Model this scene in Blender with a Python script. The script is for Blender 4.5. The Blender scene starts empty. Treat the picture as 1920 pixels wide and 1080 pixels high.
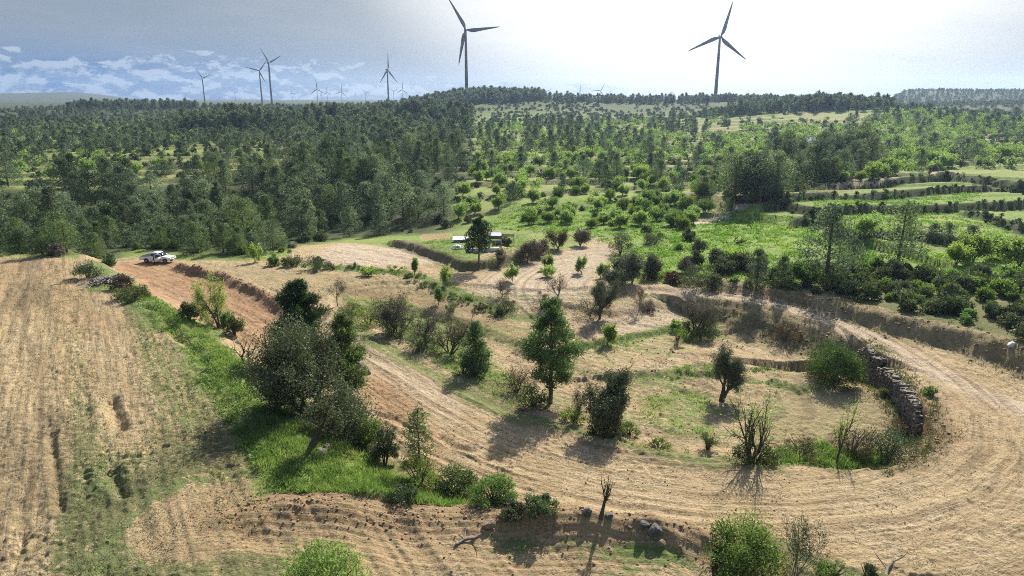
import bpy, math, random
import numpy as np
from mathutils import Vector, Matrix, Euler
R = np.random.default_rng(11)
random.seed(11)
S = bpy.context.scene
COL = S.collection
# ------------------------------------------------------------------ camera
CZ = 26.0
PITCH = math.radians(15.58)
CP, SP = math.cos(PITCH), math.sin(PITCH)
F = 1280.0
cam = bpy.data.cameras.new('camera'); co = bpy.data.objects.new('camera', cam); COL.objects.link(co)
cam.sensor_width = 36; cam.lens = 36 * F / 1920; cam.clip_start = 0.5; cam.clip_end = 40000
co.location = (0, 0, CZ); co.rotation_euler = (math.pi / 2 - PITCH, 0, 0)
S.camera = co

def un(px, py, z=0.0):
    """point of the ground plane at height z seen along a line of sight"""
    xc = (px - 960) / F; yc = (540 - py) / F
    t = (z - CZ) / (-SP + yc * CP)
    return (xc * t, (CP + yc * SP) * t)

def unp(pts, z=0.0):
    return np.array([un(a, b, z) for a, b in pts])

def pj(x, y, z):
    dz = z - CZ
    dep = y * CP - dz * SP
    return 960 + F * x / dep, 540 - F * (dz * CP + y * SP) / dep

# ------------------------------------------------------------------ noise
def vnoise(x, y, seed=0):
    x = np.asarray(x, float); y = np.asarray(y, float)
    xi = np.floor(x).astype(np.int64); yi = np.floor(y).astype(np.int64)
    fx = x - xi; fy = y - yi
    fx = fx * fx * (3 - 2 * fx); fy = fy * fy * (3 - 2 * fy)
    def h(a, b):
        n = (a * 374761393 + b * 668265263 + seed * 974634577) & 0xffffffff
        n = ((n ^ (n >> 13)) * 1274126177) & 0xffffffff
        n = (n ^ (n >> 16)) & 0xffff
        return n / 65535.0
    a = h(xi, yi); b = h(xi + 1, yi); c = h(xi, yi + 1); d = h(xi + 1, yi + 1)
    return a + (b - a) * fx + (c - a) * fy + (a - b - c + d) * fx * fy

def fbm(x, y, octv=4, seed=0, gain=.5):
    s = 0; a = 1; t = 0
    for k in range(octv):
        s = s + a * vnoise(x, y, seed + k * 7); t += a
        x = x * 2.03 + 13.1; y = y * 2.03 - 7.7; a *= gain
    return s / t - .5

def sstep(a, b, v):
    t = np.clip((v - a) / (b - a), 0, 1)
    return t * t * (3 - 2 * t)

# ------------------------------------------------------------------ 2D geometry
def pline(x, y, P):
    """distance to polyline, signed side (+ = left of its direction), length along it, end flag"""
    best = np.full(x.shape, 1e9); side = np.ones(x.shape); al = np.zeros(x.shape)
    acc = 0.0
    for (ax, ay), (bx, by) in zip(P[:-1], P[1:]):
        dx, dy = bx - ax, by - ay; L2 = dx * dx + dy * dy; L = math.sqrt(L2)
        t = np.clip(((x - ax) * dx + (y - ay) * dy) / L2, 0, 1)
        d = np.hypot(x - ax - t * dx, y - ay - t * dy)
        cr = dx * (y - ay) - dy * (x - ax)
        m = d < best
        best = np.where(m, d, best); side = np.where(m, np.where(cr >= 0, 1.0, -1.0), side)
        al = np.where(m, acc + t * L, al); acc += L
    return best, side, al, acc

def inside(x, y, P):
    c = np.zeros(x.shape, bool)
    n = len(P)
    for i in range(n):
        x1, y1 = P[i]; x2, y2 = P[(i + 1) % n]
        if y1 == y2: continue
        m = ((y1 > y) != (y2 > y)) & (x < (x2 - x1) * (y - y1) / (y2 - y1) + x1)
        c ^= m
    return c

def sdist(x, y, P):
    """signed distance to polygon, + inside"""
    Q = np.vstack([P, P[:1]])
    d = pline(x, y, Q)[0]
    return np.where(inside(x, y, P), d, -d)

def near(x, y, P, m):
    return (x > P[:, 0].min() - m) & (x < P[:, 0].max() + m) & (y > P[:, 1].min() - m) & (y < P[:, 1].max() + m)

# ------------------------------------------------------------------ the land
def hx(px, Y):
    return (px - 960) / F / 1.039 * Y
HILLS = [(920, 940, 12, 100, 120), (905, 960, 9, 240, 200), (1300, 900, 9, 150, 110), (1480, 900, 10, 150, 110),
         (1565, 620, 8, 70, 65), (1400, 600, 5, 90, 60), (440, 480, 5, 50, 50), (640, 530, 5, 60, 50), (815, 560, 9, 45, 45),
         (690, 390, 4, 80, 80), (250, 930, 9, 130, 70), (1110, 1000, 4, 120, 100), (1700, 520, 5, 140, 100), (1900, 1020, 11, 330, 150)]
BANK = unp([(1330, 1012), (1180, 988), (1050, 979), (900, 964), (790, 944), (700, 908), (630, 850), (555, 785), (480, 712),
            (410, 640), (330, 590), (250, 530), (190, 495), (150, 478)], .6)
BOWL = unp([(620, 600), (700, 645), (800, 705), (900, 757), (1000, 792), (1080, 812), (1200, 842), (1320, 862), (1400, 872),
            (1500, 884), (1600, 882), (1690, 862), (1735, 820), (1742, 775), (1700, 715), (1640, 655), (1560, 610), (1440, 575),
            (1330, 560), (1240, 548), (1150, 540), (1000, 545), (850, 530), (700, 530), (610, 550)])
WALL = unp([(1734, 772), (1722, 752), (1697, 722), (1664, 685), (1635, 655), (1612, 638)])
EMB = unp([(1612, 650), (1555, 628), (1495, 606), (1430, 588), (1360, 572), (1310, 566)])
HOOK = unp([(1640, 872), (1700, 860), (1735, 832), (1746, 800), (1734, 772)])
CUT = unp([(1225, 528), (1300, 540), (1400, 549), (1500, 572), (1600, 600), (1700, 632), (1800, 655), (1900, 690), (2000, 735), (2200, 830)])
STEPB1 = unp([(1080, 650), (1140, 640), (1210, 628), (1270, 612), (1340, 605)], -1)
STEPB2 = unp([(1170, 700), (1290, 690), (1400, 690), (1500, 715), (1560, 700)], -1)
STEPB3 = unp([(1050, 575), (1150, 590), (1240, 575), (1300, 560)], -.5)
STEPC = unp([(620, 585), (720, 560), (830, 575), (920, 610), (1000, 640)])
RIDGE = unp([(338, 503), (365, 510), (430, 528), (490, 556), (530, 585), (560, 600)])
HOUSET = unp([(740, 440), (790, 465), (840, 492), (868, 506), (910, 503), (975, 490), (1010, 478)])
TER = [([(1560, 345), (1633, 340), (1700, 332), (1780, 320), (1840, 333), (1913, 340), (2100, 350)], 2.0),
       ([(1440, 385), (1540, 373), (1663, 360), (1780, 350), (1863, 347), (2000, 350)], 1.7),
       ([(1500, 412), (1547, 403), (1647, 393), (1713, 388), (1827, 380), (2000, 372)], 1.7),
       ([(1385, 385), (1440, 380), (1493, 403), (1547, 413), (1573, 440), (1607, 450), (1697, 437), (1747, 447), (1800, 457), (1900, 460)], 1.6),
       ([(1813, 393), (1863, 407), (1920, 427), (2050, 470)], 1.2)]
TER = [(unp(p, z), dz) for (p, dz), z in zip(TER, (4, 3, 2, 1.5, 1.5))]
MT = unp([(430, 990), (520, 968), (620, 976), (720, 990), (850, 994), (950, 1000), (1080, 1010), (1200, 1018), (1290, 1036), (1370, 1078)], 1.6)
RUTS = unp([(380, 1000), (520, 985), (640, 1003), (780, 1030), (930, 1040), (1100, 1040), (1250, 1055), (1350, 1090)], 1.2)
ROAD = unp([(235, 492), (300, 512), (390, 545), (470, 590), (560, 640), (660, 690), (760, 755), (870, 820), (1000, 868), (1150, 905),
            (1320, 925), (1480, 928), (1620, 918), (1730, 885), (1800, 830), (1800, 770), (1740, 710), (1660, 655), (1580, 610), (1480, 578), (1390, 558), (1300, 545)])
GOUGE = [([(212, 772), (222, 800), (232, 828)], .55, .5), ([(214, 908), (224, 935), (238, 960)], .5, .4), ([(75, 790), (78, 830), (84, 880)], .25, .7),
         ([(98, 830), (112, 920), (120, 990)], .2, .25), ([(270, 590), (310, 610), (340, 660)], .3, .4), ([(330, 650), (365, 675), (395, 710)], .35, .5),
         ([(825, 796), (850, 815), (890, 822)], .3, .4), ([(700, 755), (740, 765), (770, 780)], .25, .4), ([(470, 1030), (515, 1045)], .35, .9)]
GOUGE = [(unp(p, 1.0), a, w) for p, a, w in GOUGE]
PILES = [(1215, 560, .9, 2.0, 1.2), (990, 990, .75, 2.2, .8), (920, 985, .8, 1.3, .8), (1100, 1000, .6, 2.5, .7), (1230, 1012, .45, 2.5, .9),
         (700, 975, .5, 2.6, .6), (1345, 1068, .7, 2.2, 1.0), (1500, 640, .5, 3.0, 1.6), (1550, 655, .5, 3.0, 1.6), (1000, 680, .4, 1.6, .8)]
PILES = [(un(a, b, .6), h, sx, sy) for a, b, h, sx, sy in PILES]
RZ = [[0, 60, 120, 200, 300, 500, 800, 1500, 3000, 6000, 14000, 40000], [0, 0, 0, 0, .6, 2.2, 4.5, 7, 10, 12, 15, 15]]
FU = np.array([-.53, .85])

def edge(z, x, y, P, dz, w, fade, endw=6.0, taper=None):
    m = near(x, y, P, fade * 2.2)
    if not m.any(): return
    d, s, al, L = pline(x[m], y[m], P)
    sd = d * s + min(w, 3) * .55 * fbm(x[m] / 2.6, y[m] / 2.6, 3, 131) + .25 * fbm(x[m] / .8, y[m] / .8, 2, 132)
    out = (al < 1e-6) | (al > L - 1e-6)
    k = np.where(out, np.exp(-(d / endw) ** 2), 1.0)
    z[m] += (dz if taper is None else dz * (taper + (1 - taper) * al / L)) * sstep(-w / 2, w / 2, sd) * np.exp(-(np.maximum(0, sd) / fade) ** 2) * k

def H(x, y, fine=True):
    x = np.asarray(x, float); y = np.asarray(y, float); shp = x.shape
    x = x.ravel(); y = y.ravel()
    r = np.hypot(x, y)
    z = np.interp(r, RZ[0], RZ[1])
    for px, Y, A, sx, sy in HILLS:
        z = z + A * np.exp(-((x - hx(px, Y)) / sx) ** 2 - ((y - Y) / sy) ** 2)
    z = z - 7.5 * np.exp(-((x + 78) / 75) ** 2 - ((y - 168) / 30) ** 2)
    z = z - 1.5 * np.exp(-((x + 20) / 30) ** 2 - ((y - 140) / 25) ** 2)
    far = y > 1100
    z = z + np.where(far, 30 * sstep(1300, 1500, y) * sstep(.515, .56, x / np.maximum(y, 1)) * sstep(3500, 2400, y), 0)
    z = z + np.where(y > 2800, 50 * np.exp(-((y - 4300) / 600) ** 2) * np.clip(sstep(-.50, -.64, x / np.maximum(y, 1)), 0, 1) * (.7 + .6 * vnoise(x / 500, y / 500, 5)), 0)
    amp = np.clip((r - 150) / 500, 0, 1)
    z = z + amp * (fbm(x / 70, y / 70, 3, 3) * 3.0 + fbm(x / 320, y / 320, 2, 8) * 8)
    # old farming terraces on the slopes
    tw = sstep(150, 230, y) * sstep(900, 700, y)
    if (tw > 0).any():
        u = y * .95 - x * .12 + 14 * fbm(x / 90, y / 90, 2, 31)
        ph = u / 17.0; fr = ph - np.floor(ph)
        z = z + tw * 1.3 * (sstep(.0, .09, fr) - fr) * (vnoise(x / 60, y / 40, 77) > .35)
    edge(z, x, y, BANK, 2.3, 6.0, 60)
    m = near(x, y, BOWL, 2)
    if m.any():
        sd = sdist(x[m], y[m], BOWL)
        z[m] -= 1.1 * sstep(0, 12, sd) + .35 * sstep(0, .9, sd)
    edge(z, x, y, WALL, -1.55, .7, 12, 3)
    edge(z, x, y, EMB, -2.0, 5, 13, 5)
    edge(z, x, y, HOOK, -1.3, 1.6, 9, 3)
    edge(z, x, y, CUT, 2.6, 2.6, 70, 8, .3)
    edge(z, x, y, STEPB1, .5, 1.0, 14); edge(z, x, y, STEPB2, .45, 1.2, 10); edge(z, x, y, STEPB3, .5, 1.2, 10)
    edge(z, x, y, STEPC, .5, 1.6, 14); edge(z, x, y, HOUSET, 1.3, 1.4, 25)
    for P, dz in TER: edge(z, x, y, P, dz, 1.4, 26, 4)
    q = np.nonzero(r < 175)[0]
    if len(q):
        X = x[q]; Y = y[q]; zz = np.zeros(len(q))
        d, s, al, L = pline(X, Y, RIDGE)
        zz += .95 * np.exp(-(d / .9) ** 2) * (.7 + .7 * vnoise(al * .7, 0 * al, 4)) * (1 + .5 * fbm(X * 2, Y * 2, 3, 9))
        d, s, al, L = pline(X, Y, MT)
        zz += (.40 + .70 * sstep(12, 20, al)) * (1 - .75 * sstep(24, 29, al)) * np.exp(-(d / (1.25 + .25 * np.sin(al))) ** 2) * (.7 + .6 * vnoise(al * .6, d * .5, 41)) * np.where(d < 6, 1, 0)
        d, s, al, L = pline(X, Y, RUTS); dr_ = d
        wr = sstep(4.2, 3.2, d) * sstep(0, 3, al) * sstep(L, L - 3, al)
        zz += wr * .026 * np.sin(d * s * 2 * math.pi / .55 + .5 * np.sin(al * .3)) * (.8 + .4 * vnoise(al * .08, d * s * .6, 55))
        d, s, al, L = pline(X, Y, ROAD); rd_ = d
        wr = sstep(6.5, 4.5, d)
        zz += wr * (.16 * (vnoise(d * s * 1.7, al * .06, 61) - .5) + .1 * (vnoise(d * s * 4.0, al * .1, 62) - .5))
        for P, a, w in GOUGE:
            d, s, al, L = pline(X, Y, P)
            zz -= a * np.exp(-(d / w) ** 2) * np.where((al > 0) & (al < L), 1, .4); zz += .35 * a * np.exp(-((d - 2 * w) / w) ** 2) * (s < 0)
        for (cx, cy), h, sx, sy in PILES:
            g = np.exp(-((X - cx) / sx) ** 2 - ((Y - cy) / sy) ** 2)
            zz += h * g * (.8 + 1.1 * fbm(X * 1.6, Y * 1.6, 3, 21))
        # furrows of the cleared field
        lf = sstep(3, -4, pline(X, Y, BANK)[0] * pline(X, Y, BANK)[1]) * 0
        if fine:
            d, s, al, L = pline(X, Y, BANK)
            lf = np.where(s > 0, sstep(1, 5, d), 0)
            v = X * FU[1] - Y * FU[0]; u2 = X * FU[0] + Y * FU[1]
            zz += lf * (.30 * (vnoise(v * .42, u2 * .03, 71) - .5) + .15 * (vnoise(v * 1.5, u2 * .09, 72) - .5) + .10 * (vnoise(v * 3.6, u2 * .3, 73) - .5))
            k = sstep(175, 120, np.hypot(X, Y))
            k = k * (1 - .85 * sstep(5, 3.8, dr_)) * (1 - .45 * sstep(6, 3, rd_))
            zz += k * (fbm(X / 3.2, Y / 3.2, 3, 81) * .30 + fbm(X * 1.6, Y * 1.6, 3, 82) * .20 + fbm(X * 4.6, Y * 4.6, 2, 83) * .11 * sstep(110, 60, np.hypot(X, Y)))
            # clods and turned earth
            c = vnoise(X / 4.5, Y / 4.5, 91)
            zz += k * sstep(.4, .75, c) * np.clip(vnoise(X * 3.1, Y * 3.1, 92) - .5, 0, 1) * .42
        z[q] += zz
    return z.reshape(shp)

def ground(pts):
    """where lines of sight meet the land, for a list of picture points"""
    pts = np.asarray(pts, float)
    xc = (pts[:, 0] - 960) / F; yc = (540 - pts[:, 1]) / F
    dy = CP + yc * SP; dz = -SP + yc * CP
    t = np.concatenate([np.linspace(25, 200, 260), np.geomspace(200.5, 11000, 420)])
    X = xc[:, None] * t; Y = dy[:, None] * t; Z = CZ + dz[:, None] * t
    below = Z < H(X, Y, False)
    i = np.argmax(below, 1); i[~below.any(1)] = len(t) - 1; i = np.maximum(i, 1)
    lo = t[i - 1]; hi = t[i]
    for _ in range(14):
        m = (lo + hi) / 2
        b = CZ + dz * m < H(xc * m, dy * m, False)
        hi = np.where(b, m, hi); lo = np.where(b, lo, m)
    return np.stack([xc * hi, dy * hi], 1)
# ------------------------------------------------------------------ materials
class G:
    def __init__(s, name):
        s.m = bpy.data.materials.new(name); s.m.use_nodes = True
        s.t = s.m.node_tree; s.t.nodes.clear()
        s.out = s.t.nodes.new('ShaderNodeOutputMaterial')
    def n(s, typ, ins=None, **kw):
        nd = s.t.nodes.new(typ)
        for k, v in kw.items(): setattr(nd, k, v)
        for k, v in (ins or {}).items():
            if hasattr(v, 'links'): s.t.links.new(v, nd.inputs[k])
            elif hasattr(v, 'outputs'): s.t.links.new(v.outputs[0], nd.inputs[k])
            else:
                if isinstance(v, (tuple, list)) and len(v) == 3 and nd.inputs[k].type == 'RGBA': v = (*v, 1)
                nd.inputs[k].default_value = v
        return nd
    def noise(s, vec, scale, detail=4, rough=.55, dist=0):
        return s.n('ShaderNodeTexNoise', {'Vector': vec, 'Scale': scale, 'Detail': detail, 'Roughness': rough, 'Distortion': dist}).outputs['Fac']
    def mr(s, v, a, b, c=0., d=1., smooth=True):
        nd = s.n('ShaderNodeMapRange', {'Value': v, 'From Min': a, 'From Max': b, 'To Min': c, 'To Max': d})
        if smooth: nd.interpolation_type = 'SMOOTHSTEP'
        return nd.outputs[0]
    def math(s, op, a, b=0.):
        return s.n('ShaderNodeMath', {0: a, 1: b}, operation=op).outputs[0]
    def mix(s, f, a, b, mode='MIX'):
        nd = s.n('ShaderNodeMix', data_type='RGBA', blend_type=mode)
        for k, v in ((0, f), (6, a), (7, b)):
            if hasattr(v, 'links'): s.t.links.new(v, nd.inputs[k])
            else: nd.inputs[k].default_value = (*v, 1) if isinstance(v, tuple) and len(v) == 3 else v
        return nd.outputs[2]
    def attr(s, name):
        return s.n('ShaderNodeAttribute', attribute_name=name)
    def end(s, sh): s.t.links.new(sh, s.out.inputs[0]); return s.m

def simple(name, col, rough=.6, metal=0., var=.15, scale=3., coat=0.):
    g = G(name)
    pos = g.n('ShaderNodeTexCoord').outputs['Object']
    nz = g.noise(pos, scale, 5)
    c = g.mix(nz, tuple(v * (1 - var) for v in col), tuple(min(1, v * (1 + var)) for v in col))
    b = g.n('ShaderNodeBsdfPrincipled', {'Base Color': c, 'Roughness': rough, 'Metallic': metal, 'Coat Weight': coat})
    return g.end(b.outputs[0])

def leaf_mat(name, dark, light, accent=None, trans=.35, hue=.12, tcol=None):
    g = G(name)
    tint = g.attr('tint').outputs['Fac']
    c = g.mix(tint, dark, light)
    if accent: c = g.mix(g.mr(tint, .82, 1.0), c, accent)
    rnd = g.n('ShaderNodeObjectInfo').outputs['Random']
    c = g.n('ShaderNodeHueSaturation', {'Hue': g.mr(rnd, 0, 1, .5 - hue * .16, .5 + hue * .16, False), 'Saturation': g.mr(rnd, 0, 1, 1 + hue, 1 - hue, False), 'Value': g.mr(g.math('FRACT', g.math('MULTIPLY', rnd, 7.13)), 0, 1, 1 - 1.6 * hue, 1 + 1.8 * hue, False), 'Color': c}).outputs[0]
    d = g.n('ShaderNodeBsdfDiffuse', {'Color': c}).outputs[0]
    t = g.n('ShaderNodeBsdfTranslucent', {'Color': g.mix(1., c, tcol or (1.1, 1.28, .82), 'MULTIPLY')}).outputs[0]
    s = g.n('ShaderNodeMixShader', {0: trans, 1: d, 2: t}).outputs[0]
    gl = g.n('ShaderNodeBsdfGlossy', {'Color': (.6, .65, .6), 'Roughness': .5}).outputs[0]
    s = g.n('ShaderNodeMixShader', {0: .035, 1: s, 2: gl}).outputs[0]
    return g.end(s)

def bark_mat(name, a, b, scale=5):
    g = G(name)
    pos = g.n('ShaderNodeTexCoord').outputs['Object']
    mp = g.n('ShaderNodeMapping', {'Vector': pos, 'Scale': (1, 1, .25)})
    nz = g.noise(mp.outputs[0], scale, 6)
    c = g.mix(g.mr(nz, .3, .7), a, b)
    bp = g.n('ShaderNodeBump', {'Height': nz, 'Strength': .6, 'Distance': .05})
    s = g.n('ShaderNodeBsdfPrincipled', {'Base Color': c, 'Roughness': .9, 'Normal': bp.outputs[0]})
    return g.end(s.outputs[0])

def ground_mat():
    g = G('earth_and_grass')
    pos = g.n('ShaderNodeNewGeometry').outputs['Position']
    cov = g.n('ShaderNodeSeparateColor', {0: g.attr('cover').outputs['Color']})
    gr, red, dry = cov.outputs[0], cov.outputs[1], cov.outputs[2]
    sp2 = g.n('ShaderNodeSeparateColor', {0: g.attr('tone').outputs['Color']})
    lush, pale, rough = sp2.outputs[0], sp2.outputs[1], sp2.outputs[2]
    trk = g.attr('tracks').outputs['Vector']
    n0 = g.noise(pos, .09, 5); n1 = g.noise(pos, .42, 6, .6); n2 = g.noise(pos, 1.9, 8, .68); n3 = g.noise(pos, 7.0, 6, .7)
    mp = g.n('ShaderNodeMapping', {'Vector': trk, 'Scale': (1.5, .09, 1)}).outputs[0]
    nt = g.noise(mp, 1.0, 6, .62)
    mp2 = g.n('ShaderNodeMapping', {'Vector': trk, 'Scale': (5.5, .35, 1)}).outputs[0]
    nt2 = g.noise(mp2, 1.0, 5, .65)
    soil = g.mix(g.mr(n1, .35, .68), (.440, .325, .185), (.560, .440, .270))
    soil = g.mix(g.mr(n0, .40, .65), soil, (.460, .340, .190))
    nb = g.noise(pos, .17, 5, .6); no = g.noise(pos, .75, 7, .65, .6)
    soil = g.mix(g.math('MULTIPLY', g.mr(nb, .50, .68), .42), soil, (.315, .225, .130))
    soil = g.mix(g.math('MULTIPLY', g.mr(no, .50, .66), .55), soil, (.245, .205, .098))
    soil = g.mix(pale, soil, g.mix(n2, (.50, .42, .32), (.60, .51, .40)))
    redc = g.mix(g.mr(n2, .35, .7), (.30, .160, .080), (.46, .280, .160))
    soil = g.mix(g.math('MULTIPLY', red, g.mr(n1, .2, .6, .55, 1.)), soil, redc)
    soil = g.mix(g.math('MULTIPLY', g.mr(nt, .47, .66), .72), soil, (.255, .170, .090))
    soil = g.mix(g.math('MULTIPLY', g.mr(nt2, .50, .68), .66), soil, (.20, .132, .072))
    soil = g.mix(g.math('MULTIPLY', g.mr(nt2, .46, .26), .35), soil, (.56, .42, .25))
    # straw, twigs and litter
    straw = g.mix(n3, (.17, .135, .065), (.40, .33, .17))
    sf = g.mr(g.math('ADD', g.math('ADD', g.math('MULTIPLY', n2, .9), g.math('MULTIPLY', n3, .5)), g.math('MULTIPLY', dry, .55)), .86, 1.08)
    soil = g.mix(g.math('MULTIPLY', sf, .8), soil, straw)
    dk = g.mr(g.math('ADD', n3, g.math('MULTIPLY', n1, .45)), .74, .88)
    soil = g.mix(g.math('MULTIPLY', dk, .6), soil, (.070, .050, .030))
    gcol = g.mix(g.mr(n2, .3, .7), (.070, .105, .034), (.185, .215, .078))
    gcol = g.mix(g.mr(n0, .42, .6), gcol, (.165, .165, .070))
    lcol = g.mix(g.mr(n2, .32, .68), (.075, .135, .026), (.280, .365, .080))
    lcol = g.mix(g.math('MULTIPLY', g.mr(n1, .55, .72), .7), lcol, (.36, .37, .065))
    gcol = g.mix(lush, gcol, lcol)
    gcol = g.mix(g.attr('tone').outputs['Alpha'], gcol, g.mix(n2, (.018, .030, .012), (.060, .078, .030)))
    gf = g.mr(g.math('ADD', gr, g.math('ADD', g.math('MULTIPLY', g.math('SUBTRACT', n2, .5), 1.5), g.math('MULTIPLY', g.math('SUBTRACT', n3, .5), .8))), .36, .66)
    col = g.mix(gf, soil, gcol)
    col = g.mix(g.math('MULTIPLY', rough, g.mr(n2, .35, .6, .45, 1.)), col, g.mix(n3, (.075, .06, .035), (.19, .15, .085)))
    hgt = g.math('ADD', g.math('MULTIPLY', n2, .7), g.math('ADD', g.math('MULTIPLY', n3, .35), g.math('MULTIPLY', nt2, .30)))
    bp = g.n('ShaderNodeBump', {'Height': hgt, 'Strength': 1.0, 'Distance': .34})
    b = g.n('ShaderNodeBsdfPrincipled', {'Base Color': col, 'Roughness': .95, 'Specular IOR Level': .15, 'Normal': bp.outputs[0]})
    return g.end(b.outputs[0])

M = {}
M['ground'] = ground_mat()
M['pine'] = leaf_mat('pine_needles', (.038, .062, .032), (.225, .275, .155), trans=.45, hue=.17, tcol=(1.1, 1.2, .9))
M['pine_dark'] = leaf_mat('dark_pine_needles', (.020, .040, .014), (.060, .100, .035), trans=.28, hue=.06)
M['pine_light'] = leaf_mat('pale_pine_needles', (.060, .095, .035), (.190, .240, .100), trans=.38, hue=.06)
M['mastic'] = leaf_mat('mastic_leaves', (.035, .070, .016), (.150, .215, .055), trans=.3, hue=.03)
M['pine_mid'] = leaf_mat('fresh_pine_needles', (.045, .082, .030), (.165, .240, .095), trans=.38, hue=.03)
M['stone_dark'] = bark_mat('dark_grey_stone', (.035, .034, .032), (.14, .135, .125), 3)
M['oak'] = leaf_mat('evergreen_leaves', (.050, .064, .032), (.180, .195, .110), trans=.28, hue=.05)
M['olive'] = leaf_mat('olive_leaves', (.060, .074, .042), (.175, .190, .120), trans=.25, hue=.08, tcol=(1.1, 1.15, .9))
M['fresh'] = leaf_mat('fresh_spring_leaves', (.170, .240, .065), (.350, .430, .140), trans=.5, hue=.10)
M['yellow'] = leaf_mat('yellow_green_leaves', (.190, .225, .050), (.370, .400, .110), trans=.5, hue=.06)
M['scrub'] = leaf_mat('scrub_leaves', (.042, .064, .026), (.185, .220, .100), trans=.28, hue=.18)
M['bright'] = leaf_mat('bright_scrub_leaves', (.085, .140, .030), (.240, .315, .080), trans=.42, hue=.10)
M['grey'] = leaf_mat('grey_twigs_and_buds', (.090, .078, .058), (.215, .185, .145), trans=.2, hue=.10, tcol=(1., 1., .9))
M['brown'] = leaf_mat('dry_brown_stems', (.085, .058, .036), (.190, .140, .085), trans=.2, hue=.10, tcol=(1., .95, .8))
M['grass'] = leaf_mat('grass_blades', (.050, .095, .022), (.265, .350, .095), accent=(.38, .34, .15), trans=.45, hue=.05)
M['weeds'] = leaf_mat('dull_weeds', (.060, .078, .028), (.165, .165, .070), accent=(.30, .24, .12), trans=.3, hue=.05)
M['bark'] = bark_mat('dark_bark', (.035, .027, .020), (.105, .085, .065))
M['bark_grey'] = bark_mat('grey_bark', (.075, .062, .050), (.21, .18, .145))
M['bark_pine'] = bark_mat('pine_bark', (.060, .038, .026), (.19, .125, .085))
M['stone'] = bark_mat('weathered_limestone', (.075, .062, .046), (.26, .218, .165), 3)
M['stone_red'] = bark_mat('earthy_stone', (.16, .11, .07), (.36, .27, .18), 3)
M['turbine'] = simple('turbine_silhouette_tone', (.022, .023, .030), .45, 0, .1, .2)  # white turbines; their backlit silhouette darkness is put into this colour
M['turbine_far'] = simple('distant_turbine_silhouette_tone', (.10, .115, .17), .5, 0, .1, .2)  # distant white turbines, also coloured dark for the backlight, but bluer
M['white'] = simple('white_car_paint', (.78, .79, .82), .3, 0, .05, 2, .6)
M['render'] = simple('white_wall_render', (.62, .62, .60), .85, 0, .12, 1.2)
M['roofw'] = simple('pale_sheet_roof', (.70, .71, .72), .5, 0, .1, 1.2)
M['tile'] = simple('grey_roof_tiles', (.36, .34, .35), .8, 0, .2, 2.0)
M['glass'] = simple('dark_window_glass', (.025, .035, .045), .12, 0, .2, 1)
M['black'] = simple('black_rubber', (.018, .018, .019), .8, 0, .3, 8)
M['alloy'] = simple('grey_alloy', (.28, .28, .30), .4, .6, .1, 8)
M['cloth'] = simple('dark_blue_cloth', (.018, .022, .045), .9, 0, .3, 8)
M['skin'] = simple('skin', (.45, .27, .19), .6, 0, .06, 8)
M['hair'] = simple('dark_hair', (.025, .018, .013), .8, 0, .2, 20)
M['red_glass'] = simple('red_lamp_glass', (.35, .02, .02), .3, 0, .1, 4)
M['lamp_glass'] = simple('clear_lamp_glass', (.7, .72, .72), .15, 0, .05, 4)
M['blue'] = simple('faded_blue_paint', (.16, .20, .42), .7, 0, .2, 3)
M['teal'] = simple('teal_netting', (.05, .22, .22), .8, 0, .25, 5)
M['wood'] = bark_mat('weathered_timber', (.12, .095, .07), (.28, .23, .18))
M['white_rock'] = bark_mat('white_limestone', (.55, .54, .51), (.78, .77, .74), 2)

# ------------------------------------------------------------------ meshes
def np_mesh(name, V, faces, tint=None, smooth=False, sides=None):
    """faces: (n,3) or (n,4) int array, or list of such arrays"""
    me = bpy.data.meshes.new(name)
    V = np.ascontiguousarray(V, np.float32)
    fl = faces if isinstance(faces, list) else [faces]
    fl = [np.asarray(f, np.int32) for f in fl if len(f)]
    loops = np.concatenate([f.ravel() for f in fl])
    tot = np.concatenate([np.full(len(f), f.shape[1], np.int32) for f in fl])
    start = np.concatenate([[0], np.cumsum(tot)[:-1]]).astype(np.int32)
    me.vertices.add(len(V)); me.vertices.foreach_set('co', V.ravel())
    me.loops.add(len(loops)); me.loops.foreach_set('vertex_index', loops)
    me.polygons.add(len(tot)); me.polygons.foreach_set('loop_start', start)
    me.polygons.foreach_set('loop_total', tot)
    if smooth: me.polygons.foreach_set('use_smooth', np.ones(len(tot), bool))
    me.update(calc_edges=True)
    if tint is not None:
        a = me.attributes.new('tint', 'FLOAT', 'POINT'); a.data.foreach_set('value', np.ascontiguousarray(tint, np.float32))
    return me

def add(name, me, mat, parent=None, loc=None):
    o = bpy.data.objects.new(name, me); COL.objects.link(o)
    if mat is not None and me is not None and len(me.materials) == 0: me.materials.append(M[mat] if isinstance(mat, str) else mat)
    if parent: o.parent = parent
    if loc is not None: o.location = loc
    return o

def tag(o, label=None, cat=None, group=None, kind=None):
    if label: o['label'] = label
    if cat: o['category'] = cat
    if group: o['group'] = group
    if kind: o['kind'] = kind
    return o

def empty(name, loc, rz=0., label=None, cat=None, group=None):
    o = bpy.data.objects.new(name, None); COL.objects.link(o)
    o.location = loc; o.rotation_euler = (0, 0, rz); o.empty_display_size = .3
    return tag(o, label, cat, group)

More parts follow.
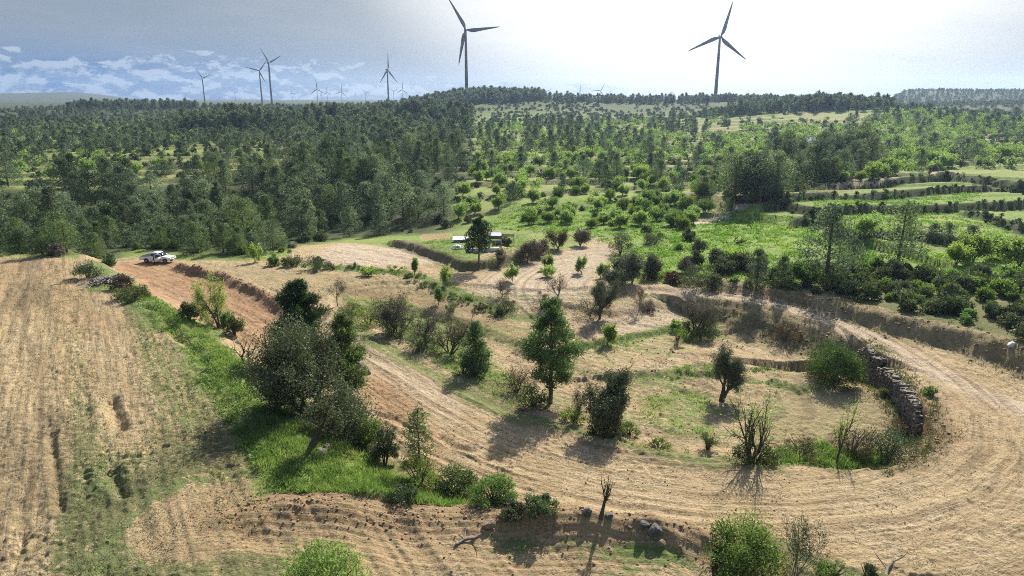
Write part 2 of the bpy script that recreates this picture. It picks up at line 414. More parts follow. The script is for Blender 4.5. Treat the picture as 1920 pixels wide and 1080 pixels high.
class MB:
    """collects primitive shapes into one mesh"""
    def __init__(s): s.V = []; s.T = []; s.Q = []; s.n = 0
    def raw(s, V, Q=None, T=None):
        V = np.asarray(V, float)
        s.V.append(V)
        if Q is not None and len(Q): s.Q.append(np.asarray(Q) + s.n)
        if T is not None and len(T): s.T.append(np.asarray(T) + s.n)
        s.n += len(V); return s
    def box(s, c, d, rz=0., taper=1.):
        c = np.asarray(c, float); hx_, hy, hz = np.asarray(d, float) / 2
        V = np.array([[x * (taper if z > 0 else 1), y * (taper if z > 0 else 1), z] for z in (-hz, hz) for x, y in ((-hx_, -hy), (hx_, -hy), (hx_, hy), (-hx_, hy))])
        cs, sn = math.cos(rz), math.sin(rz)
        V = np.stack([V[:, 0] * cs - V[:, 1] * sn, V[:, 0] * sn + V[:, 1] * cs, V[:, 2]], 1) + c
        return s.raw(V, [(3, 2, 1, 0), (4, 5, 6, 7), (0, 1, 5, 4), (1, 2, 6, 5), (2, 3, 7, 6), (3, 0, 4, 7)])
    def tube(s, pts, rad, k=6, cap=True):
        pts = np.asarray(pts, float); rad = np.asarray(rad, float)
        n = len(pts)
        tan = np.gradient(pts, axis=0); tan /= np.linalg.norm(tan, axis=1)[:, None] + 1e-9
        ref = np.array([0, 0, 1.]) if abs(tan[0, 2]) < .9 else np.array([1., 0, 0])
        a = np.cross(tan, ref); a /= np.linalg.norm(a, axis=1)[:, None] + 1e-9
        b = np.cross(tan, a)
        th = np.arange(k) * 2 * math.pi / k
        V = pts[:, None] + rad[:, None, None] * (np.cos(th)[None, :, None] * a[:, None] + np.sin(th)[None, :, None] * b[:, None])
        i = np.arange(n - 1)[:, None] * k; j = np.arange(k)[None]; j2 = (j + 1) % k
        Q = np.stack([i + j, i + j2, i + k + j2, i + k + j], 2).reshape(-1, 4)
        s.raw(V.reshape(-1, 3), Q)
        if cap:
            base = s.n - n * k
            for off in (0, (n - 1) * k):
                ring = base + off + np.arange(k)
                c = (pts[0] if off == 0 else pts[-1])
                s.raw([c], None, None)
                ci = s.n - 1
                s.T.append(np.stack([np.full(k, ci), ring, np.roll(ring, -1)], 1))
        return s
    def lathe(s, prof, k=24, c=(0, 0, 0), axis='z'):
        prof = np.asarray(prof, float); n = len(prof); th = np.arange(k) * 2 * math.pi / k
        V = np.stack([prof[:, 0, None] * np.cos(th), prof[:, 0, None] * np.sin(th), np.repeat(prof[:, 1, None], k, 1)], 2).reshape(-1, 3)
        if axis == 'y': V = V[:, [0, 2, 1]]
        if axis == 'x': V = V[:, [2, 0, 1]]
        i = np.arange(n - 1)[:, None] * k; j = np.arange(k)[None]; j2 = (j + 1) % k
        return s.raw(V + np.asarray(c, float), np.stack([i + j, i + j2, i + k + j2, i + k + j], 2).reshape(-1, 4))
    def mesh(s, name, smooth=False, tint=None):
        fl = ([np.concatenate(s.Q)] if s.Q else []) + ([np.concatenate(s.T)] if s.T else [])
        return np_mesh(name, np.concatenate(s.V), fl, tint, smooth)
    def build(s, name, mat, parent=None, smooth=False, loc=None):
        return add(name, s.mesh(name, smooth), mat, parent, loc)
# ------------------------------------------------------------------ the ground sheet
def land():
    fine = np.radians(np.linspace(-45, 45, 960))
    rest = np.radians(np.linspace(45, 315, 90))[1:-1]
    ang = np.concatenate([fine, rest])
    rs = [3.0, 10.0, 16.0, 20.0]; r = 23.0
    while r < 5300:
        rs.append(r)
        r += max(.085, min(r * r / 26 * .00115, r * .0085))
    rs = np.array(rs)
    A, RR = np.meshgrid(ang, rs)
    X = (RR * np.sin(A)).ravel(); Y = (RR * np.cos(A)).ravel()
    Z = H(X, Y)
    nr, na = len(rs), len(ang)
    V = np.stack([X, Y, Z], 1)
    V = np.vstack([V, [[0, 0, float(H(np.array([0.]), np.array([0.]))[0])]]])
    i = np.arange(nr - 1)[:, None] * na; j = np.arange(na)[None]; j2 = (j + 1) % na
    Q = np.stack([i + j, i + na + j, i + na + j2, i + j2], 2).reshape(-1, 4)
    T = np.stack([np.full(na, nr * na), np.arange(na), (np.arange(na) + 1) % na], 1)
    me = np_mesh('ground', V, [Q, T], None, True)
    x, y = V[:, 0], V[:, 1]
    rr = np.hypot(x, y)
    n = len(V)
    cov = np.zeros((n, 4), np.float32); ton = np.zeros((n, 4), np.float32); cov[:, 3] = 1; ton[:, 3] = 0
    w1 = vnoise(x / 14, y / 14, 201); w2 = fbm(x / 35, y / 35, 3, 202)
    # wild country
    cov[:, 0] = .62 + .3 * w2; ton[:, 0] = np.clip(.5 + 1.4 * w2, 0, 1); cov[:, 2] = .5
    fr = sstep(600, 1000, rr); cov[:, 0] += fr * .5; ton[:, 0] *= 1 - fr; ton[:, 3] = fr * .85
    jit = lambda k, s: fbm(x / s, y / s, 3, k)
    j3 = jit(203, 6.0)
    def paint(pts, vals, soft=1.5, rough=2.0, wld=None):
        P = wld if wld is not None else ground(pts)
        m = np.nonzero(near(x, y, P, soft + rough))[0]
        if not len(m): return
        sd = sdist(x[m], y[m], P) + j3[m] * 2 * rough
        k = sstep(-soft, soft, sd)
        for arr, c, v in vals:
            arr[m, c] = arr[m, c] * (1 - k) + v * k
    def line(P, vals, w, soft=.8, rough=.8, seg=None):
        m = np.nonzero(near(x, y, P, w + soft + rough + 1))[0]
        if not len(m): return
        d, s, al, L = pline(x[m], y[m], P)
        k = sstep(soft, -soft, d - w + j3[m] * 2 * rough)
        if seg: k = k * sstep(seg[0] - 2, seg[0] + 2, al) * sstep(seg[1] + 2, seg[1] - 2, al)
        for arr, c, v in vals:
            arr[m, c] = arr[m, c] * (1 - k) + v * k
    c, t = cov, ton
    uu = y * .95 - x * .12 + 14 * fbm(x / 90, y / 90, 2, 31); ph = uu / 17.0; fq = ph - np.floor(ph)
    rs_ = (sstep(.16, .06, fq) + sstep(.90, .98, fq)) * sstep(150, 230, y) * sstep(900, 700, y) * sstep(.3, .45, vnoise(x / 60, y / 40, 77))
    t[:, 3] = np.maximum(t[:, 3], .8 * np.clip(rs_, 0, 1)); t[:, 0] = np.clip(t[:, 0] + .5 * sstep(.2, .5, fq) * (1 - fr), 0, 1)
    # floor of the pine woods
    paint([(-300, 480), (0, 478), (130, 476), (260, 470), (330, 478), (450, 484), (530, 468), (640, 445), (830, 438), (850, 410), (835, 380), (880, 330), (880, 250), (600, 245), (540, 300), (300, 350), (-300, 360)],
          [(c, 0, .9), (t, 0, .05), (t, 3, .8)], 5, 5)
    # bright valley fields
    paint([(860, 425), (960, 385), (1100, 370), (1290, 375), (1300, 410), (1280, 470), (1240, 530), (1195, 530), (1170, 470), (1140, 440), (1000, 430)], [(c, 0, .95), (t, 0, .85), (c, 2, .1)], 3, 3)
    paint([(1290, 420), (1390, 395), (1480, 405), (1570, 445), (1640, 470), (1640, 520), (1540, 535), (1420, 535), (1330, 520), (1230, 530), (1200, 525), (1240, 460)], [(c, 0, 1.), (t, 0, 1.), (c, 2, 0)], 2, 2)
    paint([(1440, 385), (1560, 372), (1760, 320), (1850, 330), (2050, 330), (2050, 480), (2000, 520), (1700, 490), (1580, 450), (1500, 408)], [(c, 0, .88), (t, 0, .85), (c, 2, .2)], 2, 2)
    paint([(1640, 395), (1850, 385), (1920, 430), (1960, 480), (1850, 460), (1750, 435)], [(c, 0, .62), (t, 0, .9), (c, 2, .6)], 3, 4)
    paint([(1780, 500), (1900, 470), (2050, 480), (2050, 560), (1880, 540)], [(c, 0, 1.), (t, 0, 1.)], 2, 2)
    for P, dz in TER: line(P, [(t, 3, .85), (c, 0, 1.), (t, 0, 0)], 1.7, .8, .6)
    paint([(1430, 560), (1550, 520), (1800, 520), (2000, 560), (2000, 690), (1880, 665), (1700, 615), (1560, 575)], [(c, 0, .7), (t, 0, .2), (t, 2, .5)], 2, 2)
    # bare worked land
    paint([(-400, 500), (0, 494), (140, 486), (200, 488), (330, 490), (480, 490), (540, 482), (560, 462), (640, 455), (760, 456), (830, 492), (868, 508), (985, 494), (1060, 468), (1130, 444), (1160, 452),
           (1140, 490), (1160, 528), (1235, 533), (1300, 546), (1400, 555), (1500, 578), (1600, 606), (1700, 640), (1800, 668), (1900, 700), (2300, 830), (2600, 1400), (960, 1500), (-900, 1400), (-900, 700)],
          [(c, 0, .13), (t, 0, 0), (c, 2, .35), (t, 2, 0)], 1.2, 1.2)
    # left field: weeds coming back in rows
    d, s, al, L = pline(x, y, BANK)
    lf = (s > 0) & (rr < 160)
    v = x * FU[1] - y * FU[0]; u = x * FU[0] + y * FU[1]
    st = vnoise(v * .36, u * .022, 210) * .55 + vnoise(v * .12, u * .05, 211) * .45
    c[:, 0] = np.where(lf & (c[:, 0] < .3), .08 + .50 * sstep(.34, .62, st) + .10 * sstep(70, 35, rr), c[:, 0])
    c[:, 2] = np.where(lf, .45, c[:, 2])
    t[:, 2] = np.where(lf, .55 * sstep(.56, .72, vnoise(v * .5, u * .05, 215)) * sstep(.4, .6, vnoise(x / 9, y / 9, 216)), t[:, 2])
    paint([(-300, 495), (140, 487), (175, 530), (250, 600), (200, 640), (60, 600), (-300, 620)], [(c, 1, .45), (c, 0, .12)], 3, 3)
    # mixed weeds by the bank
    paint([(240, 590), (380, 640), (470, 740), (440, 840), (500, 950), (420, 940), (350, 800), (300, 690)], [(c, 0, .48), (t, 0, .35)], 3, 3)
    # straw coloured stretch behind the red one, and thin greens of the bowl
    paint([(345, 492), (560, 500), (700, 515), (820, 540), (980, 600), (1040, 660), (900, 640), (640, 575), (560, 570), (480, 530)], [(c, 0, .30), (c, 2, .55), (t, 0, .3)], 2, 2)
    paint([(1080, 650), (1240, 615), (1340, 600), (1380, 620), (1300, 660), (1150, 690), (1060, 690)], [(c, 0, .42), (t, 0, .45)], 1.5, 1.5)
    paint([(1190, 760), (1250, 720), (1340, 735), (1350, 830), (1250, 820)], [(c, 0, .58), (t, 0, .35)], 1.5, 1.5)
    paint([(1180, 712), (1330, 680), (1500, 690), (1340, 705), (1200, 728)], [(c, 0, .62), (t, 0, .4)], .8, .8)
    paint([(1420, 860), (1400, 780), (1480, 720), (1640, 700), (1690, 770), (1700, 850), (1600, 870)], [(c, 0, .34), (c, 2, .7), (t, 0, .3)], 1.5, 1.5)
    paint([(1340, 700), (1520, 650), (1560, 690), (1480, 720), (1400, 750)], [(c, 0, .16), (c, 2, .6)], 1.5, 1.5)
    # pale powdery soil
    paint([(590, 470), (650, 458), (760, 460), (820, 495), (700, 500), (600, 495)], [(t, 1, .75)], 2, 2)
    paint([(1010, 485), (1130, 445), (1160, 500), (1100, 560), (1000, 580), (900, 560), (900, 525)], [(t, 1, .55)], 3, 3)
    paint([(1100, 600), (1250, 570), (1330, 560), (1320, 590), (1200, 625), (1090, 625)], [(t, 1, .55)], 2, 2)
    paint([(1190, 545), (1300, 548), (1290, 560), (1200, 560)], [(t, 1, .5)], 1, 1)
    paint([(620, 600), (700, 650), (820, 720), (900, 770), (840, 800), (720, 720), (650, 650)], [(t, 1, .35)], 2, 2)
    # red earth
    paint([(190, 487), (330, 492), (430, 520), (540, 590), (545, 650), (520, 670), (430, 635), (330, 580), (240, 525)], [(c, 1, .95), (c, 0, 0), (c, 2, .1)], 1, 1.2)
    paint([(390, 560), (470, 600), (520, 640), (430, 625), (330, 575), (300, 540)], [(c, 1, .70), (t, 1, .25)], 2.5, 2)
    line(RIDGE, [(c, 1, 1.), (t, 2, .45)], 1.5, .5, .5)
    paint([(690, 700), (780, 760), (830, 830), (820, 860), (740, 800), (690, 750)], [(c, 1, .9)], 2, 2)
    paint([(640, 545), (800, 545), (930, 590), (1000, 625), (960, 640), (800, 590), (660, 575)], [(c, 1, .5)], 1.5, 2)
    paint([(620, 530), (690, 540), (740, 555), (700, 565), (640, 550)], [(c, 1, .8), (t, 2, .2)], 1, 1)
    paint([(1700, 740), (1770, 745), (1790, 830), (1740, 870), (1690, 880), (1740, 820)], [(c, 1, .8)], 1.5, 1.5)
    paint([(1200, 555), (1240, 550), (1300, 556), (1270, 568), (1190, 590)], [(c, 1, .45)], 1, 1)
    line(RUTS, [(c, 1, .28), (c, 0, .04)], 3.5, 1, .6)
    line(ROAD, [(c, 0, .06), (t, 0, 0)], 4.5, 2, 1.5)
    # bank edges
    line(CUT, [(t, 2, .12), (t, 1, .3), (c, 1, .3), (c, 0, .08), (c, 2, .7)], 2.0, .7, .9)
    line(EMB, [(t, 2, .35), (c, 0, .15), (c, 2, .8)], 2.4, .8, .9)
    line(unp([(1290, 552), (1390, 556), (1480, 577), (1560, 602), (1650, 640), (1740, 690), (1850, 740), (2000, 800)]), [(t, 1, .55), (t, 2, 0), (c, 0, 0), (c, 2, 0)], 1.5, .8, .5)
    line(HOOK, [(t, 2, .7), (c, 0, .3)], 1.6, .8, .8)
    line(HOUSET, [(t, 2, .9), (c, 0, .5)], 1.6, .8, .8)
    line(STEPB1, [(c, 0, .7), (t, 0, .4)], .9, .4, .6); line(STEPB2, [(c, 0, .6), (t, 0, .3)], .7, .4, .6)
    line(unp([(540, 492), (640, 500), (760, 512), (860, 545), (950, 580), (1000, 585)]), [(c, 0, .7), (t, 0, .3), (t, 2, .1)], 1.6, .8, 1)
    line(unp([(640, 590), (700, 640), (800, 690), (900, 745), (1000, 785), (1080, 806), (1200, 838), (1320, 858), (1440, 866)]), [(c, 0, .62), (t, 0, .3), (t, 2, .25)], 1.6, .8, 1)
    paint([(640, 555), (760, 560), (880, 600), (960, 700), (1050, 770), (950, 760), (850, 700), (740, 640)], [(c, 0, .62), (t, 0, .35)], 1.5, 1.5)
    paint([(1440, 845), (1560, 838), (1680, 850), (1660, 874), (1560, 880), (1450, 872)], [(c, 0, 1.), (t, 0, .95)], .7, .7)
    paint([(1265, 628), (1290, 600), (1340, 590), (1355, 605), (1310, 635)], [(c, 0, .9), (t, 0, .3)], .7, .7)
    # house garden
    paint([(770, 450), (850, 440), (985, 440), (1010, 470), (930, 500), (870, 500), (830, 480)], [(c, 0, .9), (t, 0, .7)], 1.5, 1.5)
    paint([(905, 468), (975, 462), (975, 485), (900, 488)], [(c, 0, .25), (t, 1, .2), (t, 0, .8)], 1.2, 1.5)
    paint([(790, 440), (845, 437), (840, 448), (790, 452)], [(c, 0, .1), (c, 1, .6)], 1, 1)
    # the green bank
    paint([(160, 500), (200, 492), (245, 530), (300, 562), (350, 592), (420, 635), (480, 690), (560, 740), (640, 790), (700, 830), (760, 885), (830, 925), (960, 950), (1060, 962), (1200, 985), (1310, 1004), (1290, 1012),
           (1150, 992), (1000, 980), (850, 972), (700, 970), (600, 958), (510, 944), (460, 860), (400, 760), (340, 660), (260, 590), (190, 540)], [(c, 0, .95), (t, 0, .30), (t, 1, 0), (c, 1, 0)], 1.8, 3)
    paint([(440, 800), (560, 800), (680, 860), (760, 910), (850, 945), (850, 975), (700, 975), (560, 955), (490, 900)], [(t, 0, 1.)], 1.5, 1.5)
    paint([(300, 570), (400, 630), (470, 700), (440, 740), (380, 690), (310, 620)], [(t, 0, .65)], 2, 2)
    line(MT, [(c, 1, .6), (c, 0, .0), (t, 2, .10), (t, 0, 0)], 1.6, .5, .6)
    # ways through the valley
    line(ground([(1300, 420), (1340, 412), (1370, 400), (1388, 385)]), [(c, 0, 0), (t, 1, .9), (t, 0, 0)], 1.6, .5, .4)
    line(ground([(1560, 352), (1640, 342), (1750, 326), (1790, 318)]), [(c, 0, .1), (t, 1, .8), (t, 2, 0)], .7, .5, .5)
    # open strips in the woods
    for P in ([(0, 272), (180, 262), (260, 270), (60, 285), (-200, 300)], [(300, 255), (420, 248), (450, 262), (330, 272)], [(100, 345), (0, 330), (-100, 340), (0, 350)], [(520, 208), (590, 206), (590, 214), (520, 216)], [(730, 190), (770, 190), (770, 200), (735, 201)]):
        paint(P, [(c, 0, .75), (t, 0, .7), (t, 2, 0), (c, 2, .9)], 6, 6)
    m = np.nonzero(near(x, y, BOWL, 0))[0]
    sdb = sdist(x[m], y[m], BOWL)
    band = sstep(.54, .70, vnoise(sdb * .42 + .6 * fbm(x[m] / 9, y[m] / 9, 2, 221), pline(x[m], y[m], ROAD)[2] * .03, 220)) * sstep(1, 2.5, sdb)
    c[m, 0] = np.maximum(c[m, 0], .52 * band); t[m, 2] = np.maximum(t[m, 2], .55 * sstep(.66, .8, vnoise(sdb * .8, pline(x[m], y[m], ROAD)[2] * .05, 222)))
    tr = np.zeros((n, 3), np.float32)
    d, s, al, L = pline(x, y, ROAD)
    lf = (pline(x, y, BANK)[1] > 0)
    dr, s2, al2, L2 = pline(x, y, RUTS)
    tr[:, 0] = np.where(lf, v, d * s); tr[:, 1] = np.where(lf, u, al)
    near_r = lf & (dr < 9)
    tr[:, 0] = np.where(near_r, dr * s2 * 1.6, tr[:, 0]); tr[:, 1] = np.where(near_r, al2, tr[:, 1])
    for nm, arr in (('cover', cov), ('tone', ton)):
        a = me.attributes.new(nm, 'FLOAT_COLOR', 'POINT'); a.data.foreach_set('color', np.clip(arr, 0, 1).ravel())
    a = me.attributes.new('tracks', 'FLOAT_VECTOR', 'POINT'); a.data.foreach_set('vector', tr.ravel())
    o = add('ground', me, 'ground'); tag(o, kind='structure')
    return o
land()
# ------------------------------------------------------------------ plants
def unit(v): return v / (np.linalg.norm(v, axis=-1, keepdims=True) + 1e-9)

def leaves_tri(P, A, L, W, N=None):
    """one slender triangle per leaf: base points P, axes A"""
    n = len(P)
    side = unit(np.cross(A, R.normal(size=(n, 3)) if N is None else N)) * np.asarray(W)[..., None] * .5
    tip = P + A * np.asarray(L)[..., None]
    V = np.stack([P - side, P + side, tip], 1).reshape(-1, 3)
    return V, np.arange(3 * n).reshape(-1, 3)

def leaves_quad(P, A, L, W, N=None):
    n = len(P)
    side = unit(np.cross(A, R.normal(size=(n, 3)) if N is None else N)) * np.asarray(W)[..., None] * .5
    m = P + A * np.asarray(L)[..., None] * .5
    V = np.stack([P, m + side, P + A * np.asarray(L)[..., None], m - side], 1).reshape(-1, 3)
    return V, np.arange(4 * n).reshape(-1, 4)

def puffs_leaves(puffs, per, L, W, tri=True, shell=(.55, 1.1), flat=.8, up=.25, outw=.8):
    puffs = np.asarray(puffs, float)
    c = np.repeat(puffs[:, :3], per, 0); r = np.repeat(puffs[:, 3], per)
    d = unit(R.normal(size=(len(c), 3)))
    rad = r * R.uniform(shell[0], shell[1], len(c)) ** .8
    P = c + d * rad[:, None] * np.array([1, 1, flat])
    A = unit(np.cross(d, R.normal(size=d.shape)) + d * .45 + np.array([0, 0, up]))
    l = L * R.uniform(.6, 1.35, len(c)); w = W * R.uniform(.7, 1.3, len(c))
    V, Fc = (leaves_tri if tri else leaves_quad)(P, A, l, w, unit(d + R.normal(size=d.shape) * .45))
    k = 3 if tri else 4
    tint = np.repeat(np.repeat(R.uniform(.1, .75, len(puffs)), per) + R.uniform(-.22, .28, len(c)), k)
    return V, Fc, np.clip(tint, 0, 1)

def pine_puffs(h, w, n, lo=.14, pw=.75, rs=.30):
    """lumpy dome or cone of needle cushions round the stem"""
    out = []
    for k in range(n):
        t = (k + .5) / n
        z = h * (lo + (1 - lo - .07) * t)
        prof = ((1 - t) ** pw * .9 + .1) * min(1, .55 + t * 3)
        a = k * 2.39996 + R.uniform(-.5, .5)
        rr = w / 2 * prof * R.uniform(.45, .85)
        pr = max(w * rs * (.45 + .55 * prof) * R.uniform(.7, 1.2), .28)
        out.append((rr * math.cos(a), rr * math.sin(a), z + R.uniform(-.04, .04) * h, pr))
    out.append((R.uniform(-.1, .1), R.uniform(-.1, .1), h * .93, w * .12))
    return out

def pine_proto(h=9., w=6., n=18, per=95, L=.62, W=.17, lo=.14, pw=.75, rs=.30):
    P = pine_puffs(h, w, n, lo, pw, rs)
    V, Fc, t = puffs_leaves(P, per, L, W)
    crown = np_mesh('crown', V, Fc, t)
    b = MB(); b.tube([(0, 0, -.5), (.05, 0, h * .3), (-.05, .08, h * .65), (0, 0, h * .93)], [w * .035, w * .028, w * .016, .03], 7)
    for x, y, z, r in P[:-1]:
        b.tube([(0, 0, max(z - .5 * r - .3, h * .08)), (x * .5, y * .5, z - .3 * r), (x, y, z)], [.06, .04, .02], 4, False)
    return crown, b.mesh('trunk', True)

# --- branching skeletons
def rot_about(d, ang, az):
    d = unit(np.asarray(d, float))
    r = np.array([0, 0, 1.]) if abs(d[2]) < .9 else np.array([1., 0, 0])
    a = unit(np.cross(d, r)); b = np.cross(d, a)
    return unit(d * math.cos(ang) + (a * math.cos(az) + b * math.sin(az)) * math.sin(ang))

def grow(stems, levels=3, kids=(5, 5, 4, 3), ratio=(.62, .6, .6, .6), ang=(.75, .8, .8, .8), wob=.18, up=(.05, .12, .15, .12, .1), r0=.12, t0=.3, gnarl=1.):
    """stems: list of (start, direction, length). returns branches [(points, radii, level)] and tips [(point, dir)]"""
    out = []; tips = []
    def go(p, d, L, r, lev):
        n = 5 if lev == 0 else 4
        pts = [p]; dirs = []
        for i in range(n):
            d = unit(d + R.normal(size=3) * wob * (gnarl if lev < 2 else 1) + np.array([0, 0, up[min(lev, len(up) - 1)]]))
            p = p + d * L / n; pts.append(p); dirs.append(d)
        rad = np.linspace(r, max(r * .42, .006), n + 1)
        out.append((pts, rad, lev))
        if lev >= levels:
            for q, dd in zip(pts[1:], dirs): tips.append((q, dd))
            return
        k = kids[min(lev, len(kids) - 1)]; a0 = R.uniform(0, 6.28)
        for c in range(k):
            t = t0 + (1 - t0) * (c + R.uniform(.2, .9)) / k if lev == 0 else R.uniform(.25, 1)
            i = min(int(t * n), n - 1); f = t * n - i
            q = pts[i] + (pts[i + 1] - pts[i]) * min(f, 1)
            nd = rot_about(dirs[i], ang[min(lev, len(ang) - 1)] * R.uniform(.7, 1.25), a0 + c * 2.4 + R.uniform(-.4, .4))
            go(q, nd, L * ratio[min(lev, len(ratio) - 1)] * R.uniform(.75, 1.2), float(np.interp(t, np.linspace(0, 1, n + 1), rad)) * .68, lev + 1)
        go(pts[-1], dirs[-1], L * ratio[min(lev, len(ratio) - 1)], rad[-1], lev + 1)
    for s, d, L in stems:
        go(np.asarray(s, float), unit(np.asarray(d, float)), L, r0 * (L / stems[0][2]) ** .5, 0)
    return out, tips

def skeleton(h, w, stems, **kw):
    br, tips = grow(stems, **kw)
    T = np.array([q for q, d in tips]); D = np.array([d for q, d in tips])
    sz = h / max(T[:, 2].max(), .1); sx = (w / 2) / max(np.quantile(np.hypot(T[:, 0], T[:, 1]), .96), .05)
    sc = np.array([sx, sx, sz])
    br = [(np.array(p) * sc, r, l) for p, r, l in br]
    return br, T * sc, unit(D * sc)

def wood(br, rs=1., minr=.008):
    b = MB()
    for p, r, l in br:
        if l == 0:
            p = np.vstack([p[0] + np.array([0, 0, -.35]), p]); r = np.concatenate([[r[0] * 1.35], r])
        b.tube(p, np.maximum(np.asarray(r) * rs, minr), 8 if l == 0 else 5 if l < 2 else 3, False)
    return b.mesh('trunk', True)

def leafage(T, D, per, spread, L, W, tri=False, droop=0.):
    n = len(T) * per
    c = np.repeat(T, per, 0) + R.normal(size=(n, 3)) * spread
    A = unit(np.repeat(D, per, 0) * .4 + R.normal(size=(n, 3)) * .8 + np.array([0, 0, .15 - droop]))
    l = L * R.uniform(.6, 1.4, n); w = W * R.uniform(.7, 1.3, n)
    V, Fc = (leaves_tri if tri else leaves_quad)(c, A, l, w)
    k = 3 if tri else 4
    t = np.repeat(np.clip(np.repeat(R.uniform(.1, .8, len(T)), per) + R.uniform(-.2, .3, n), 0, 1), k)
    return np_mesh('crown', V, Fc, t)

def bush_puffs(h, w, n):
    out = []
    for k in range(n):
        a = R.uniform(0, 6.283); q = math.sqrt(R.uniform(0, 1))
        rr = w / 2 * q * .78
        z = h * R.uniform(.2, .86) * (1 - .5 * q * q)
        out.append((rr * math.cos(a), rr * math.sin(a), z, min(w, 1.6 * h) * R.uniform(.09, .25)))
    return out

def bush_proto(h, w, n, per, L, W, tri=False, up=.45):
    V, Fc, t = puffs_leaves(bush_puffs(h, w, n), per, L, W, tri, (.3, 1.08), .85, up)
    V[:, 2] = np.maximum(V[:, 2], -.1)
    crown = np_mesh('crown', V, Fc, t)
    b = MB()
    for k in range(9):
        a = k * 2.4; q = R.uniform(.2, .38) * w
        b.tube([(.05 * math.cos(a), .05 * math.sin(a), -.3), (q * .4 * math.cos(a), q * .4 * math.sin(a), h * .35), (q * math.cos(a), q * math.sin(a), h * .75)], [.05, .035, .012], 5, False)
    return crown, b.mesh('stem', True)

def hz(x, y): return float(H(np.array([x]), np.array([y]))[0])

def plant(name, crown, trunk, cm, tm, x, y, s=1., rz=None, label=None, cat='tree', group=None, sink=.05, woodname='trunk', crownname='crown', alt=None):
    e = empty(name, (x, y, hz(x, y) - sink), R.uniform(0, 6.28) if rz is None else rz, label, cat, group)
    if np.isscalar(s): s = (s, s, s)
    e.scale = s
    if trunk is not None: add(woodname, trunk, tm, e)
    if crown is not None:
        o = add(crownname, crown, cm, e)
        if alt: o.material_slots[0].link = 'OBJECT'; o.material_slots[0].material = M[alt]
    return e

def size_at(px, yb, yt, wpx):
    """place, height and spread of something standing on the ground at px,yb with its top at yt"""
    g = ground([(px, yb)])[0]; z = hz(*g)
    X, Y = g
    yc = (540 - yt) / F
    dz = Y * (yc * CP - SP) / (CP + yc * SP)
    dep = Y * CP - (z - CZ) * SP
    return X, Y, CZ + dz - z, wpx / F * dep

# ------------------------------------------------------------------ single trees near the camera
def hero_pine(px, yb, yt, wpx, label, mat='pine', gaps=.5, lo=.25, per=42, lean=(0, 0), L=.42, dens=1., group=None):
    x, y, h, w = size_at(px, yb, yt, wpx)
    b = MB()
    n = 8
    ax = [np.array([lean[0] * h * (i / n) ** 1.5 + R.normal() * .03 * (i > 0), lean[1] * h * (i / n) ** 1.5, -.4 if i == 0 else h * i / n * .97]) for i in range(n + 1)]
    b.tube(ax, np.linspace(.022 * h, .02, n + 1), 8)
    axa = np.array(ax)
    P = []; A = []; tint = []
    k = 0; z = h * lo
    while z < h * .97:
        t = (z / h - lo) / (1 - lo)
        prof = (min(1, .62 + 1.2 * t) if t < .32 else (1 - (t - .32) / .68) ** .72) * w / 2
        for q in range(3):
            a = k * 2.39996 + R.uniform(-.4, .4); k += 1
            c = np.array([np.interp(z, axa[:, 2], axa[:, 0]), np.interp(z, axa[:, 2], axa[:, 1]), z])
            Lb = max(prof * R.uniform(.65, 1.1), .25)
            d = np.array([math.cos(a), math.sin(a), R.uniform(.0, .55)])
            e = c + d * Lb
            m = c + d * Lb * .55 + np.array([0, 0, -.05 * Lb])
            b.tube([c, m, e], [.012 * h * (1 - t) * .35 + .012, .015, .006], 4, False)
            tt = R.uniform(.15, .8)
            ns = max(2, int(3 + Lb * 2.6))
            for s in range(ns):
                f = gaps + (1 - gaps) * s / (ns - 1) if ns > 1 else 1
                p = c + (e - c) * f + R.normal(size=3) * np.array([.16, .16, .08]) * (.4 + Lb * .3)
                mm = int(per * dens)
                P.append(p + R.normal(size=(mm, 3)) * (.13 + .05 * Lb)); A.append(unit(d * .5 + R.normal(size=(mm, 3)) * .7 + np.array([0, 0, .35])))
                tint.append(np.clip(tt + R.uniform(-.2, .3, mm), 0, 1))
        z += h * .052 * R.uniform(.75, 1.25)
    P = np.concatenate(P); A = np.concatenate(A); tint = np.concatenate(tint)
    V, Fc = leaves_tri(P, A, L * R.uniform(.6, 1.3, len(P)), .085 * R.uniform(.7, 1.3, len(P)))
    crown = np_mesh('crown', V, Fc, np.repeat(tint, 3))
    return plant('pine_tree', crown, b.mesh('trunk', True), mat, 'bark_pine', x, y, 1, 0, label, 'pine', group)

def hero_tree(name, px, yb, yt, wpx, label, mat, per, spread, L, W, stems=None, bark='bark', cat='tree', rs=1., r0=None, levels=3, kids=(6, 5, 4), sub=1., tri=False, group=None, **kw):
    x, y, h, w = size_at(px, yb, yt, wpx)
    h *= sub
    if stems is None: stems = [((0, 0, 0), (0, 0, 1), h * .6)]
    else: stems = [(tuple(np.array(s) * w), d, h * l) for s, d, l in stems]
    br, T, D = skeleton(h, w, stems, levels=levels, kids=kids, r0=r0 or .028 * h, **kw)
    crown = leafage(T, D, per, spread, L, W, tri) if per else None
    return plant(name, crown, wood(br, rs), mat, bark, x, y, 1, 0, label, cat, group)

def hero_bush(px, yb, yt, wpx, label, mat, n=26, per=170, L=.22, W=.1, name='bush', stem='bark', tri=False, up=.45, flatx=1., group=None):
    x, y, h, w = size_at(px, yb, yt, wpx)
    cr, st = bush_proto(h, w, n, per, L, W, tri, up)
    return plant(name, cr, st, mat, stem, x, y, (1, flatx, 1), 0, label, 'bush', group, .08, 'stem', 'foliage')

